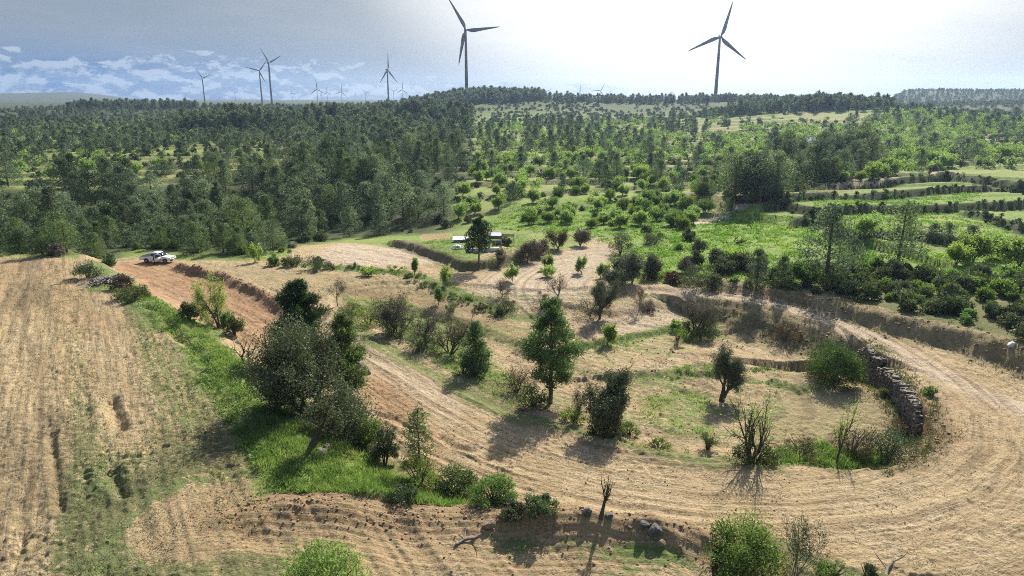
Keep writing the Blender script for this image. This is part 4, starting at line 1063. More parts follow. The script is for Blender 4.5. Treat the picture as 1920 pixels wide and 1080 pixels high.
SIZES = lambda s: 'short' if s < .72 else 'mid-sized' if s < 1.02 else 'large'
def individuals(rows, h, nmax, make):
    vs, px, py = view_size(rows, h)
    o = np.argsort(-vs)
    pick = o[:nmax]
    for i in pick: make(rows[i], px[i], py[i])
    return [rows[i] for i in o[nmax:]]

pl = [[pine_proto(per=230, L=.52, W=.17, **PV[k][1]) for _ in range(2)] for k in range(len(PV))]
for k in (0, 3, 6):
    pass
def mk_pine(r, px, py):
    c, t = pl[r[3]][R.integers(2)]
    z = zone(px, py)
    plant('pine_tree', c, t, 'pine', 'bark_pine', r[0], r[1], (r[2], r[2], r[2] * R.uniform(.9, 1.15)), None, '%s %s pine %s' % (SIZES(r[2]), PV[r[3]][0], z), 'pine', 'pines ' + z, .1, alt='pine_light' if (py > 455 and R.uniform() < .55) or R.uniform() < .07 else 'pine_dark' if R.uniform() < .12 else None)
rest = individuals(PIN, 9, 270, mk_pine)
def pg(per, L, W, nf):
    def f(v):
        d = dict(PV[v][1]); d['n'] = max(6, int(d['n'] * nf))
        return puffs_leaves(pine_puffs(d['h'], d['w'], d['n'], d['lo'], d['pw'], d.get('rs', .3) * 1.1), per, L, W)
    return f
vs, px, py = view_size(rest, 9)
D = np.array([math.hypot(r[0], r[1]) for r in rest])
seen = (px > -150) & (px < 2070)
A = [r for r, d, k in zip(rest, D, seen) if d < 330 and k]; B = [r for r, d, k in zip(rest, D, seen) if 330 <= d < 560 and k]; C = [r for r, d, k in zip(rest, D, seen) if d >= 560 and k]
parts = [lod_mesh(A, pg(90, .75, .27, 1.), 0), lod_mesh(B, pg(50, 1.1, .46, .85), 0), lod_mesh(C, pg(26, 1.7, .85, .7), 0)]
def join(parts):
    off = 0; F_ = []
    for V, Fc, t in parts: F_.append(Fc + off); off += len(V)
    return np.concatenate([p[0] for p in parts]), np.concatenate(F_), np.concatenate([p[2] for p in parts])
V, Fc, t = join(parts)
tag(add('pine_forest', np_mesh('pine_forest', V, Fc, t), 'pine'), kind='stuff')
print('pines', len(PIN), len(A), len(B), len(C), 'tris', len(Fc))

# almonds
def alm_proto(v):
    h, w = 4.2, 4.8
    br, T, Dd = skeleton(h, w, [(tuple(np.array(s) * w), d, h * l) for s, d, l in (VASE if v < 2 else MULTI)], levels=2, kids=(6, 5), r0=.12)
    return leafage(T, Dd, [9, 10, 4][v], .28, .34, .2), wood(br, 1, .02)
al = [[alm_proto(k) for _ in range(3)] for k in range(3)]
AMAT = ['fresh', 'fresh', 'bright']
acr = {}
def mk_alm(r, px, py):
    c, t = al[r[3]][R.integers(3)]
    z = zone(px, py)
    plant('almond_tree', c, t, AMAT[r[3]], 'bark_grey', r[0], r[1], r[2], None, '%s %s tree %s' % (SIZES(r[2]), AV[r[3]], z), 'almond tree', 'almond trees ' + z, .1)
rest = individuals(ALM, 4.2, 230, mk_alm)
def ag(v):
    return puffs_leaves([(*(R.normal(size=2) * 1.1), R.uniform(1.6, 3.6), R.uniform(.7, 1.2)) for _ in range(9)], 16, .8, .5, False)
vs, px, py = view_size(rest, 4)
rest = [r for r, p in zip(rest, px) if -150 < p < 2070]
V, Fc, t = lod_mesh(rest, ag, 0)
tag(add('orchard_trees', np_mesh('orchard_trees', V, Fc, t), leaf_mat('far_orchard_leaves', (.110, .165, .040), (.300, .360, .110), trans=.5)), kind='stuff')

# bushes
bp = [[bush_proto(*a) for _ in range(3)] for a in [(2.2, 3.2, 16, 95, .36, .16), (2.0, 2.8, 14, 85, .36, .18), (1.7, 2.4, 13, 80, .34, .16), (2.8, 3.6, 20, 110, .36, .17), (2.4, 3.0, 16, 85, .40, .12)]]
def mk_bush(r, px, py):
    c, t = bp[r[3]][R.integers(3)]
    z = zone(px, py)
    plant('bush', c, t, BM[r[3]], 'bark', r[0], r[1], (r[2], r[2], r[2] * R.uniform(.8, 1.15)), None, '%s %s bush %s' % (SIZES(r[2]), BV[r[3]], z), 'bush', 'bushes ' + z, .1, 'stem', 'foliage')
rest = individuals(BUS, 2.2, 215, mk_bush)
def bg(v):
    return puffs_leaves(bush_puffs([2.2, 2., 1.7, 2.8, 2.4][v], [3.2, 2.8, 2.4, 3.6, 3.][v], 8), 22, .62, .36, False, (.3, 1.05), .85, .4)
vs, px, py = view_size(rest, 2)
rest = [(r[0], r[1], r[2], r[3]) for r, p in zip(rest, px) if -150 < p < 2070]
V, Fc, t = lod_mesh(rest, bg, 0)
tag(add('scrub', np_mesh('scrub', V, Fc, t), 'scrub'), kind='stuff')
print('almonds', len(ALM), 'bushes', len(BUS), len(rest))
# ------------------------------------------------------------------ grass, weeds, clods
def tufts(P, h, nb, spread, wid, tseed, out=.5):
    n = len(P); m = n * nb
    z = H(P[:, 0], P[:, 1])
    B = np.repeat(np.stack([P[:, 0], P[:, 1], z - .03], 1), nb, 0)
    B[:, :2] += R.normal(size=(m, 2)) * spread
    A = unit(np.stack([R.normal(size=m) * out, R.normal(size=m) * out, np.ones(m)], 1))
    hh = np.repeat(h * R.uniform(.55, 1.3, n) * (.35 + 1.35 * vnoise(P[:, 0] / .75, P[:, 1] / .75, tseed + 50)), nb) * R.uniform(.7, 1.2, m)
    V, Fc = leaves_tri(B, A, hh, wid * R.uniform(.7, 1.4, m))
    t = np.clip(.0 + .55 * np.repeat(vnoise(P[:, 0] / 1.3, P[:, 1] / 1.3, tseed), nb) + .55 * np.repeat(vnoise(P[:, 0] / 7, P[:, 1] / 7, tseed + 9), nb) + R.uniform(-.2, .2, m), 0, 1)
    return V, Fc, np.repeat(t, 3)
def rpts(P, dens):
    a = .5 * abs(np.dot(P[:, 0], np.roll(P[:, 1], 1)) - np.dot(P[:, 1], np.roll(P[:, 0], 1)))
    n = int(a * dens * 1.0); x0, y0 = P.min(0); x1, y1 = P.max(0)
    n = int((x1 - x0) * (y1 - y0) * dens)
    q = R.uniform(size=(n, 2)) * [x1 - x0, y1 - y0] + [x0, y0]
    return q[inside(q[:, 0], q[:, 1], P)]
def clump(q, s, thr, seed): return q[vnoise(q[:, 0] / s, q[:, 1] / s, seed) * .6 + vnoise(q[:, 0] / s * 3.1, q[:, 1] / s * 3.1, seed + 1) * .4 > thr]

GB = ground([(230, 525), (300, 566), (350, 596), (420, 640), (480, 692), (560, 745), (640, 795), (700, 840), (760, 890), (830, 930), (960, 952), (1060, 965), (1200, 986), (1305, 1004), (1285, 1012), (1150, 990), (1000, 979), (850, 970), (700, 968), (600, 956), (515, 942), (465, 860), (405, 760), (345, 660), (270, 590)])
GL = ground([(440, 800), (560, 790), (680, 850), (760, 900), (850, 945), (850, 975), (700, 975), (560, 955), (490, 900)])
def soft(q, P, w): return q[R.uniform(size=len(q)) < sstep(0, w, sdist(q[:, 0], q[:, 1], P)) + .06]
parts = [tufts(soft(clump(rpts(GB, 28), 1.6, .40, 401), GB, 4.5), .30, 6, .13, .05, 402), tufts(clump(rpts(GL, 34), 1.4, .36, 403), .38, 7, .14, .055, 404)]
parts += [tufts(clump(rpts(GB, 9), 1.3, .50, 450), .26, 9, .2, .13, 451, 1.0), tufts(clump(rpts(GB, 5), 2., .50, 452), .5, 5, .1, .035, 453, .35)]
IS = ground([(1440, 848), (1560, 840), (1680, 852), (1660, 872), (1560, 878), (1450, 870)])
parts.append(tufts(rpts(IS, 45), .32, 6, .12, .05, 405))
for pp, d in [([(1185, 715), (1330, 682), (1500, 692), (1340, 704)], 14), ([(1190, 760), (1250, 720), (1340, 735), (1350, 830), (1250, 820)], 9), ([(1080, 645), (1240, 618), (1340, 602), (1300, 630), (1150, 660)], 10), ([(640, 560), (760, 565), (880, 605), (960, 700), (1060, 775), (950, 760), (850, 700), (740, 640)], 9),
              ([(540, 488), (640, 497), (760, 508), (860, 540), (1000, 580), (940, 588), (850, 556), (740, 518), (620, 505)], 8), ([(780, 455), (850, 445), (985, 445), (1000, 470), (930, 497), (870, 498), (830, 480)], 4), ([(1100, 806), (1300, 850), (1440, 866), (1300, 856), (1080, 815)], 10)]:
    parts.append(tufts(clump(rpts(ground(pp), d), 1.8, .42, 410), .28, 6, .16, .06, 411))
V, Fc, t = join(parts)
kf = pline(V[::3, 0].astype(float), V[::3, 1].astype(float), MT)[0] > 1.35
V = V[np.repeat(kf, 3)]; t = t[np.repeat(kf, 3)]; Fc = np.arange(len(V)).reshape(-1, 3)
tag(add('grass', np_mesh('grass', V, Fc, t), 'grass'), kind='stuff')
# bright growth of the valley fields, knee-high clumps
FG = [([(1290, 420), (1390, 395), (1480, 405), (1570, 445), (1640, 470), (1640, 520), (1540, 535), (1420, 535), (1330, 520), (1230, 530), (1200, 525), (1240, 460)], 1.5), ([(900, 425), (960, 390), (1100, 375), (1290, 380), (1300, 410), (1240, 520), (1195, 525), (1170, 470), (1040, 440)], .9),
      ([(1510, 408), (1640, 398), (1820, 388), (1900, 440), (1960, 470), (1740, 440), (1600, 445)], .8), ([(1640, 480), (1900, 470), (2000, 500), (2000, 540), (1800, 515)], 1.5), ([(1440, 385), (1640, 365), (1850, 355), (1820, 378), (1560, 400)], .7)]
parts = [tufts(clump(rpts(ground(pp), d), 4.0, .40, 420), .42, 9, .42, .22, 421, .9) for pp, d in FG]
V, Fc, t = join(parts)
tag(add('field_grass', np_mesh('field_grass', V, Fc, t), leaf_mat('field_growth', (.085, .160, .022), (.230, .350, .050), accent=(.42, .42, .05), trans=.45, hue=.03)), kind='stuff')
# weeds in rows on the cleared field, straw on the rest
LF = ground([(-60, 505), (150, 490), (240, 580), (340, 680), (400, 780), (460, 880), (520, 960), (400, 1000), (300, 1100), (-60, 1100)])
q = rpts(LF, 24)
vv = q[:, 0] * FU[1] - q[:, 1] * FU[0]; uu = q[:, 0] * FU[0] + q[:, 1] * FU[1]
st = vnoise(vv * .36, uu * .022, 210) * .55 + vnoise(vv * .12, uu * .05, 211) * .45
q = q[R.uniform(size=len(q)) < sstep(.34, .62, st) * .9 + .08]
LW = ground([(260, 600), (380, 640), (470, 740), (440, 840), (500, 950), (420, 930), (350, 800), (300, 690)])
RW = ground([(1300, 1080), (1100, 960), (1400, 930), (1700, 900), (1800, 780), (1930, 720), (1930, 1090)])
TW = ground([(560, 640), (700, 690), (900, 810), (1200, 860), (1500, 890), (1400, 1000), (1100, 950), (860, 880), (700, 760)])
BW = ground([(600, 520), (1000, 560), (1330, 600), (1480, 700), (1440, 840), (1100, 800), (900, 730), (700, 600)])
parts = [tufts(q, .11, 4, .12, .045, 431, .9), tufts(clump(rpts(LW, 12), 1.5, .45, 432), .14, 5, .12, .045, 433, .9), tufts(clump(rpts(RW, 8), 2.2, .50, 434), .10, 4, .12, .045, 435, 1.), tufts(clump(rpts(TW, 6), 2.2, .50, 436), .09, 4, .12, .04, 437, 1.), tufts(clump(rpts(BW, 4), 2., .52, 438), .13, 5, .14, .05, 439, 1.)]
def strip(Pl, n, w):
    d = np.linalg.norm(np.diff(Pl, axis=0), axis=1); c = np.concatenate([[0], np.cumsum(d)]); t = R.uniform(0, c[-1], n)
    return np.stack([np.interp(t, c, Pl[:, 0]), np.interp(t, c, Pl[:, 1])], 1) + R.normal(size=(n, 2)) * w
parts += [tufts(strip(CUT, 1000, 1.3), .34, 6, .16, .05, 440, .8), tufts(strip(EMB, 700, 1.6), .30, 6, .16, .05, 441, .8), tufts(strip(HOOK, 500, .8), .35, 6, .14, .05, 442, .8), tufts(strip(WALL + np.array([.9, .3]), 420, .6), .3, 6, .14, .05, 443, .8), tufts(strip(WALL + np.array([-1.3, -.3]), 500, .5), .45, 6, .16, .05, 444, .8)]
V, Fc, t = join(parts)
tag(add('weeds', np_mesh('weeds', V, Fc, t), 'weeds'), kind='stuff')
# clods of turned earth
def lumps(P, s0, s1):
    n = len(P); s = R.uniform(0, 1, n) ** 2.2 * (s1 - s0) + s0
    ico = np.array([(0, 0, 1), (.9, 0, .2), (.28, .86, .25), (-.73, .53, .2), (-.73, -.53, .3), (.28, -.86, .2), (0, 0, -.6)])
    f = np.array([(0, 1, 2), (0, 2, 3), (0, 3, 4), (0, 4, 5), (0, 5, 1), (6, 2, 1), (6, 3, 2), (6, 4, 3), (6, 5, 4), (6, 1, 5)])
    V = ico[None] * (s[:, None, None] * R.uniform(.6, 1.35, (n, 7, 3)))
    a = R.uniform(0, 6.28, n); c, sn = np.cos(a)[:, None], np.sin(a)[:, None]
    V = np.stack([V[..., 0] * c - V[..., 1] * sn, V[..., 0] * sn + V[..., 1] * c, V[..., 2] * .75], 2)
    V[..., 0] += P[:, 0, None]; V[..., 1] += P[:, 1, None]; V[..., 2] += (H(P[:, 0], P[:, 1]) + s * .15)[:, None]
    return V.reshape(-1, 3), (f[None] + np.arange(n)[:, None, None] * 7).reshape(-1, 3)
cl = [lumps(clump(rpts(LF, 1.8), 3., .55, 441), .02, .08), lumps(clump(rpts(TW, 2.), 3., .52, 442), .02, .09), lumps(clump(rpts(RW, 1.5), 3., .56, 443), .02, .08), lumps(clump(rpts(BW, 1.2), 3., .5, 444), .03, .15)]
def along(Pl, n, w, s0, s1):
    d = np.linalg.norm(np.diff(Pl, axis=0), axis=1); c = np.concatenate([[0], np.cumsum(d)]); t = R.uniform(0, c[-1], n)
    q = np.stack([np.interp(t, c, Pl[:, 0]), np.interp(t, c, Pl[:, 1])], 1) + R.normal(size=(n, 2)) * w
    return lumps(q, s0, s1)
cl += [along(MT, 700, .9, .03, .13), along(RIDGE, 500, .7, .05, .22), along(HOOK, 150, .6, .05, .25), along(EMB, 300, 1.2, .05, .22), along(CUT, 500, 1.1, .05, .25), along(RUTS, 400, 2.5, .03, .11)]
off = 0; Vs = []; Fs = []
for V, Fc in cl: Vs.append(V); Fs.append(Fc + off); off += len(V)
tag(add('gravel', np_mesh('gravel', np.concatenate(Vs), np.concatenate(Fs)), bark_mat('earth_clods', (.15, .095, .052), (.42, .28, .155), 2)), kind='stuff')
# ------------------------------------------------------------------ wind turbines
def blade_mesh():
    """unit blade along +z, length 1; chord in x, thickness in y"""
    st = [(0, .018, .018, 0), (.05, .022, .020, .1), (.14, .046, .018, .30), (.25, .050, .014, .24), (.45, .037, .010, .14), (.7, .025, .006, .07), (.9, .015, .004, .03), (1.0, .004, .0015, .02)]
    k = 10; V = []
    for z, c, th, tw in st:
        for i in range(k):
            a = i * 2 * math.pi / k
            x = math.cos(a) * c + (c * .45 if z > .08 else 0) ; y = math.sin(a) * th * (1 - .35 * math.cos(a))
            V.append((x * math.cos(tw) - y * math.sin(tw), x * math.sin(tw) + y * math.cos(tw), z))
    n = len(st)
    Q = [(i * k + j, i * k + (j + 1) % k, (i + 1) * k + (j + 1) % k, (i + 1) * k + j) for i in range(n - 1) for j in range(k)]
    return np_mesh('blade', np.array(V), np.array(Q), None, True)
BLADE = blade_mesh()
TOWER = MB().lathe([(.0, -.05), (.026, -.05), (.0255, .02), (.024, .25), (.021, .5), (.018, .75), (.0148, .97), (.0148, .985), (0, .985)], 20).mesh('tower', True)
def nacelle_mesh():
    b = MB(); prof = [(-.045, .010, .012), (-.03, .018, .020), (.03, .021, .024), (.085, .020, .022), (.11, .013, .016), (.115, .004, .006)]
    k = 12; V = []
    for y, hw, hh in prof:
        for i in range(k):
            a = i * 2 * math.pi / k; ca, sa = math.cos(a), math.sin(a)
            V.append((hw * np.sign(ca) * abs(ca) ** .6, y, hh * np.sign(sa) * abs(sa) ** .6 + .006))
    n = len(prof)
    Q = [(i * k + j, i * k + (j + 1) % k, (i + 1) * k + (j + 1) % k, (i + 1) * k + j) for i in range(n - 1) for j in range(k)]
    b.raw(V, Q); b.box((0, .09, .035), (.004, .01, .02)); b.box((.008, .085, .032), (.002, .004, .018))
    return b.mesh('nacelle', True)
NAC = nacelle_mesh()
HUB = MB().lathe([(0, -.042), (.010, -.038), (.017, -.025), (.020, -.008), (.019, .006), (0, .006)], 16, (0, 0, 0), 'y').mesh('hub', True)
def turbine(hxp, hyp, D, rpx, angs, yaw, label, mat='turbine_far', group='wind turbines on the skyline', wide=1., rotor=True):
    xc = (hxp - 960) / F; yc = (540 - hyp) / F
    dep = D
    x = xc * dep; y = (CP + yc * SP) * dep; zh = CZ + (-SP + yc * CP) * dep
    zb = hz(x, y)
    hgt = max(zh - zb, 20) if D < 2500 else max(zh - zb, 20)
    e = empty('wind_turbine', (x, y, zb), 0, label, 'wind turbine', group)
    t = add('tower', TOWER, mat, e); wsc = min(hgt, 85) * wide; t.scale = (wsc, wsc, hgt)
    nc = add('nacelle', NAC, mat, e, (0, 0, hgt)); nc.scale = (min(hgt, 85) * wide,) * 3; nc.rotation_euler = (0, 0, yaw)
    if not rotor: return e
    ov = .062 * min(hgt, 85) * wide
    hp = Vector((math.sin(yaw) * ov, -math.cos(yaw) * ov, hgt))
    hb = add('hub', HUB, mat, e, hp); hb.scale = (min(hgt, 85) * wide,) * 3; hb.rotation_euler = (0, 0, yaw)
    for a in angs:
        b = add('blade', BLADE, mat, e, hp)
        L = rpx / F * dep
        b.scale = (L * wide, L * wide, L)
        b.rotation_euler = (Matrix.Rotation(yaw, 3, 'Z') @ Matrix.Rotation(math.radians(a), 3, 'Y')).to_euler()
    return e
# blade angles run clockwise from straight up as seen from the camera
turbine(873, 57, 950, 64, (-30, 84, 193), .12, 'tall turbine coloured as a backlit silhouette, standing on the wooded hilltop', 'turbine', 'large near wind turbines', 1.15)
turbine(1350, 70, 930, 64, (15, 129, 247), -.1, 'tall turbine coloured as a backlit silhouette against the white glare on the right ridge', 'turbine', 'large near wind turbines', 1.15)
turbine(503, 118, 1500, 28, (-27, 60, 178), .5, 'turbine coloured as a backlit silhouette, taller of the close pair', 'turbine')
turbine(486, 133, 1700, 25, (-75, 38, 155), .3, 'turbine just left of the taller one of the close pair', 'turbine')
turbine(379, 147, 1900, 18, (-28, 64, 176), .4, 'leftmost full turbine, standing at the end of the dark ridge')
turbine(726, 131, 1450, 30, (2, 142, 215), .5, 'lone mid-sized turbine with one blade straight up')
turbine(594, 167, 2600, 18, (-4, 118, 230), .4, 'small far turbine, tallest of the far cluster in the middle left')
turbine(603, 173, 3000, 10, (80, 200, 320), .3, 'tiny turbine immediately right of the tallest far cluster one')
turbine(613, 173, 2900, 11, (-5, 115, 235), .5, 'tiny turbine third in the far cluster')
turbine(640, 172, 2700, 15, (5, 135, 250), .4, 'small far turbine right of the far cluster')
turbine(547, 174, 3000, 8, (-10, 110, 230), .5, 'tiny turbine between the close pair and the far cluster')
turbine(667, 178, 3300, 6, (0, 120, 240), .5, 'tiny pale turbine low on the horizon before the tree clump')
turbine(685, 174, 3000, 9, (75, 195, 315), .5, 'tiny turbine on the horizon left of the lone mid-sized turbine')
turbine(440, 174, 3000, 7, (60, 180, 300), .7, 'tiny turbine between the leftmost full turbine and the close pair')
turbine(738, 171, 2700, 11, (-55, 60, 180), .3, 'small turbine right beside the lone mid-sized turbine')
turbine(754, 168, 2700, 15, (3, 125, 240), .3, 'small turbine at the left shoulder of the wooded hill')
turbine(1022, 172, 2700, 13, (-50, 70, 190), .2, 'small pale turbine at the right shoulder of the wooded hill')
turbine(1087, 174, 2700, 15, (2, 125, 238), .3, 'small pale turbine on the horizon midway between the two tall turbines')
turbine(1126, 170, 2600, 16, (30, 148, 270), .2, 'small pale turbine with one blade level, between the two tall turbines')
turbine(1141, 176, 3000, 9, (40, 160, 280), .4, 'tiny pale turbine right of the one with a level blade')
turbine(1259, 172, 2900, 10, (0, 120, 240), .4, 'tiny pale turbine left of the tall glare turbine')

# ------------------------------------------------------------------ white pickup and the person beside it
def prism(poly, w0, name, mat, parent, top=None, bev=.05, y0=0., seg=2):
    """side outline (x,z) pushed out to both sides; top(z) narrows it"""
    bm = bmesh.new()
    top = top or (lambda z: 1.)
    A = [bm.verts.new((x, y0 - w0 * top(z), z)) for x, z in poly]; B = [bm.verts.new((x, y0 + w0 * top(z), z)) for x, z in poly]
    bm.faces.new(A); bm.faces.new(B[::-1]); n = len(poly)
    for i in range(n): bm.faces.new((A[(i + 1) % n], A[i], B[i], B[(i + 1) % n]))
    bmesh.ops.recalc_face_normals(bm, faces=bm.faces)
    if bev: bmesh.ops.bevel(bm, geom=list(bm.edges), offset=bev, segments=seg, affect='EDGES', clamp_overlap=True)
    me = bpy.data.meshes.new(name); bm.to_mesh(me); bm.free()
    return add(name, me, mat, parent)
import bmesh
def pickup():
    gx, gy = ground([(298, 491.5)])[0]
    e = empty('pickup_truck', (gx, gy, hz(gx, gy) + .02), math.radians(-6), 'white double-cab pickup with a sloping bed cover and its door open', 'pickup')
    prism([(-2.66, .55), (-2.68, 1.06), (-1.0, 1.10), (1.05, 1.13), (1.6, 1.10), (2.30, 1.00), (2.56, .86), (2.62, .58), (2.45, .42), (2.12, .40), (2.06, .62), (1.86, .80), (1.62, .86), (1.38, .80), (1.18, .62), (1.12, .38), (-1.12, .38), (-1.18, .62), (-1.38, .80), (-1.62, .86), (-1.86, .80), (-2.06, .62), (-2.12, .48)], .90, 'body', 'white', e, lambda z: 1.0 if z < .9 else .97)
    prism([(-1.02, 1.09), (-.86, 1.66), (-.55, 1.76), (.15, 1.77), (.48, 1.70), (1.16, 1.11)], .84, 'cab', 'white', e, lambda z: 1 - .17 * (z - 1.09) / .68, .07)
    for sgn in (-1, 1):
        for poly in ([(-.84, 1.17), (-.72, 1.60), (-.20, 1.62), (-.20, 1.17)], [(-.12, 1.17), (-.12, 1.62), (.34, 1.60), (.84, 1.17)]):
            bm = bmesh.new()
            vs_ = [bm.verts.new((x, sgn * (.84 * (1 - .17 * (z - 1.09) / .68) + .012), z)) for x, z in poly]
            f = bm.faces.new(vs_); r = bmesh.ops.extrude_face_region(bm, geom=[f])
            for v_ in [q for q in r['geom'] if isinstance(q, bmesh.types.BMVert)]: v_.co.y -= sgn * .02
            bmesh.ops.recalc_face_normals(bm, faces=bm.faces)
            me = bpy.data.meshes.new('side_window'); bm.to_mesh(me); bm.free(); add('side_window', me, 'glass', e)
    MB().raw([(.54, -.66, 1.675), (.54, .66, 1.675), (1.13, .74, 1.165), (1.13, -.74, 1.165), (.53, -.66, 1.655), (.53, .66, 1.655), (1.12, .74, 1.145), (1.12, -.74, 1.145)], [(0, 3, 2, 1), (4, 5, 6, 7), (0, 1, 5, 4), (1, 2, 6, 5), (2, 3, 7, 6), (3, 0, 4, 7)]).build('windscreen', 'glass', e)
    prism([(-2.60, 1.09), (-2.58, 1.15), (-1.05, 1.60), (-.93, 1.60), (-1.02, 1.10)], .80, 'bed_cover', simple('grey_bed_cover', (.30, .29, .33), .6), e, lambda z: 1 - .15 * (z - 1.09) / .6, .03)
    for x in (-1.62, 1.62):
        for sgn in (-1, 1):
            wprof = [(0.20, -.11), (.33, -.12), (.375, -.09), (.385, 0), (.375, .09), (.33, .12), (.20, .11)]
            wo = MB().lathe(wprof, 28, (x, sgn * .80, .385), 'y').build('wheel', 'black', e, True)
            MB().lathe([(0, -.07), (.05, -.085), (.07, -.06), (.17, -.05), (.21, -.10), (.215, .1), (0, .1)], 24, (x, sgn * .80, .385), 'y').build('rim', 'alloy', wo, True)
    MB().box((2.60, 0, .62), (.10, 1.72, .20)).box((2.56, 0, .86), (.06, .9, .16)).build('bumper', 'alloy', e)
    MB().box((-2.70, 0, .60), (.10, 1.70, .16)).build('rear_bumper', 'alloy', e)
    for sgn in (-1, 1):
        MB().box((2.44, sgn * .66, .90), (.20, .34, .13)).build('headlight', 'lamp_glass', e)
        MB().box((-2.69, sgn * .80, .88), (.05, .16, .26)).build('tail_light', 'red_glass', e)
        MB().box((.86, sgn * 1.0, 1.20), (.12, .20, .15)).build('mirror', 'white', e)
    # open front door on the near side, hinged at its front edge
    d = MB()
    d.box((-.50, 0, .75), (1.0, .07, .66)).box((-.06, 0, 1.33), (.07, .04, .52)).box((-.50, 0, 1.60), (.78, .04, .05)).box((-.93, 0, 1.33), (.05, .04, .52))
    do = d.build('door', 'white', e, False, (1.02, -.90, 0)); do.rotation_euler = (0, 0, math.radians(52))
    MB().box((-.5, 0, 1.33), (.80, .015, .50)).build('door_window', 'glass', do); MB().box((-.86, -.05, .98), (.16, .04, .04)).build('handle', 'black', do)
    MB().box((.45, -.875, .80), (.98, .03, .62)).build('dark_interior_panel', 'black', e)  # black panel stands in for the shade inside the open doorway
    # the person standing in the angle of the door
    lx, ly = .22, -1.45
    a = math.radians(-6); wx = gx + lx * math.cos(a) - ly * math.sin(a); wy = gy + lx * math.sin(a) + ly * math.cos(a)
    return wx, wy
PXY = pickup()

def skin_mesh(name, pts, edges, radii, root=0, sub=2):
    me = bpy.data.meshes.new(name); me.from_pydata([tuple(p) for p in pts], edges, [])
    o = bpy.data.objects.new(name, me); COL.objects.link(o)
    md = o.modifiers.new('s', 'SKIN'); md.use_smooth_shade = True
    for i, r in enumerate(radii): me.skin_vertices[0].data[i].radius = r if isinstance(r, tuple) else (r, r)
    for v_ in me.skin_vertices[0].data: v_.use_root = False
    me.skin_vertices[0].data[root].use_root = True
    sb = o.modifiers.new('d', 'SUBSURF'); sb.levels = sub; sb.render_levels = sub
    dg = bpy.context.evaluated_depsgraph_get(); ev = o.evaluated_get(dg)
    out = bpy.data.meshes.new_from_object(ev); out.name = name
    bpy.data.objects.remove(o)
    return out
def person():
    wx, wy = PXY
    e = empty('person', (wx, wy, hz(wx, wy)), math.radians(60), 'person in dark clothes standing at the open door of the white pickup', 'person')
    # faces +x, leaning a little, one hand towards the door
    J = {'pel': (0, 0, .95), 'wst': (.01, 0, 1.10), 'che': (.03, 0, 1.32), 'nek': (.04, 0, 1.50), 'hd1': (.06, 0, 1.60), 'hd2': (.06, 0, 1.70),
         'shl': (.03, .19, 1.43), 'ell': (.08, .25, 1.16), 'wrl': (.27, .22, 1.02), 'hal': (.35, .20, 1.00), 'shr': (.03, -.19, 1.43), 'elr': (-.01, -.26, 1.15), 'wrr': (.06, -.27, .91), 'har': (.08, -.27, .83),
         'hil': (0, .10, .90), 'knl': (.05, .11, .50), 'anl': (-.01, .11, .09), 'tol': (.17, .13, .04), 'hir': (0, -.10, .90), 'knr': (.02, -.11, .50), 'anr': (-.05, -.12, .09), 'tor': (.13, -.15, .04)}
    E = [('pel', 'wst'), ('wst', 'che'), ('che', 'nek'), ('nek', 'hd1'), ('hd1', 'hd2'), ('che', 'shl'), ('shl', 'ell'), ('ell', 'wrl'), ('wrl', 'hal'), ('che', 'shr'), ('shr', 'elr'), ('elr', 'wrr'), ('wrr', 'har'),
         ('pel', 'hil'), ('hil', 'knl'), ('knl', 'anl'), ('anl', 'tol'), ('pel', 'hir'), ('hir', 'knr'), ('knr', 'anr'), ('anr', 'tor')]
    rad = dict(pel=(.13, .11), wst=(.125, .10), che=(.14, .11), nek=.055, hd1=.082, hd2=.085, shl=.065, ell=.045, wrl=.03, hal=.034, shr=.065, elr=.045, wrr=.03, har=.034, hil=.09, knl=.06, anl=.042, tol=.035, hir=.09, knr=.06, anr=.042, tor=.035)
    def sub(keys, grow_, name, mat, root):
        ks = [k for k in J if k in keys]; ix = {k: i for i, k in enumerate(ks)}
        ed = [(ix[a], ix[b]) for a, b in E if a in ix and b in ix]
        rr = [tuple(v_ * grow_ for v_ in rad[k]) if isinstance(rad[k], tuple) else rad[k] * grow_ for k in ks]
        return add(name, skin_mesh(name, [J[k] for k in ks], ed, rr, ix[root]), mat, e)
    sub(list(J), 1., 'body', 'skin', 'pel')
    sub(['pel', 'wst', 'che', 'shl', 'ell', 'wrl', 'shr', 'elr', 'wrr'], 1.18, 'jacket', 'cloth', 'pel')
    sub(['pel', 'hil', 'knl', 'anl', 'hir', 'knr', 'anr'], 1.17, 'trousers', simple('dark_trousers', (.02, .02, .028), .9), 'pel')
    h = MB().lathe([(0, 1.805), (.05, 1.798), (.085, 1.76), (.098, 1.70), (.095, 1.655)], 16, (.045, 0, 0)); h.build('hair', 'hair', e, True)
    for s in (-1, 1):
        MB().box((.08 + (-.05 if s < 0 else 0), s * .125, .035), (.28, .11, .09), 0, .8).build('shoe', 'black', e)
        for f in range(5):
            k = 'hal' if s > 0 else 'har'
            x, y, z = J[k]
            dirv = np.array([.05, -.01, -.02]) if s > 0 else np.array([.015, .0, -.055])
            offv = np.array([0, 0, (f - 2) * .016]) if s > 0 else np.array([(f - 2) * .016, 0, 0])
            p0 = np.array([x, y, z]) + offv
            MB().tube([p0, p0 + dirv * (1 - .12 * abs(f - 2)), p0 + dirv * 1.7 * (1 - .12 * abs(f - 2)) + np.array([0, 0, -.01])], [.009, .009, .006], 6).build('finger', 'skin', e, True)
person()

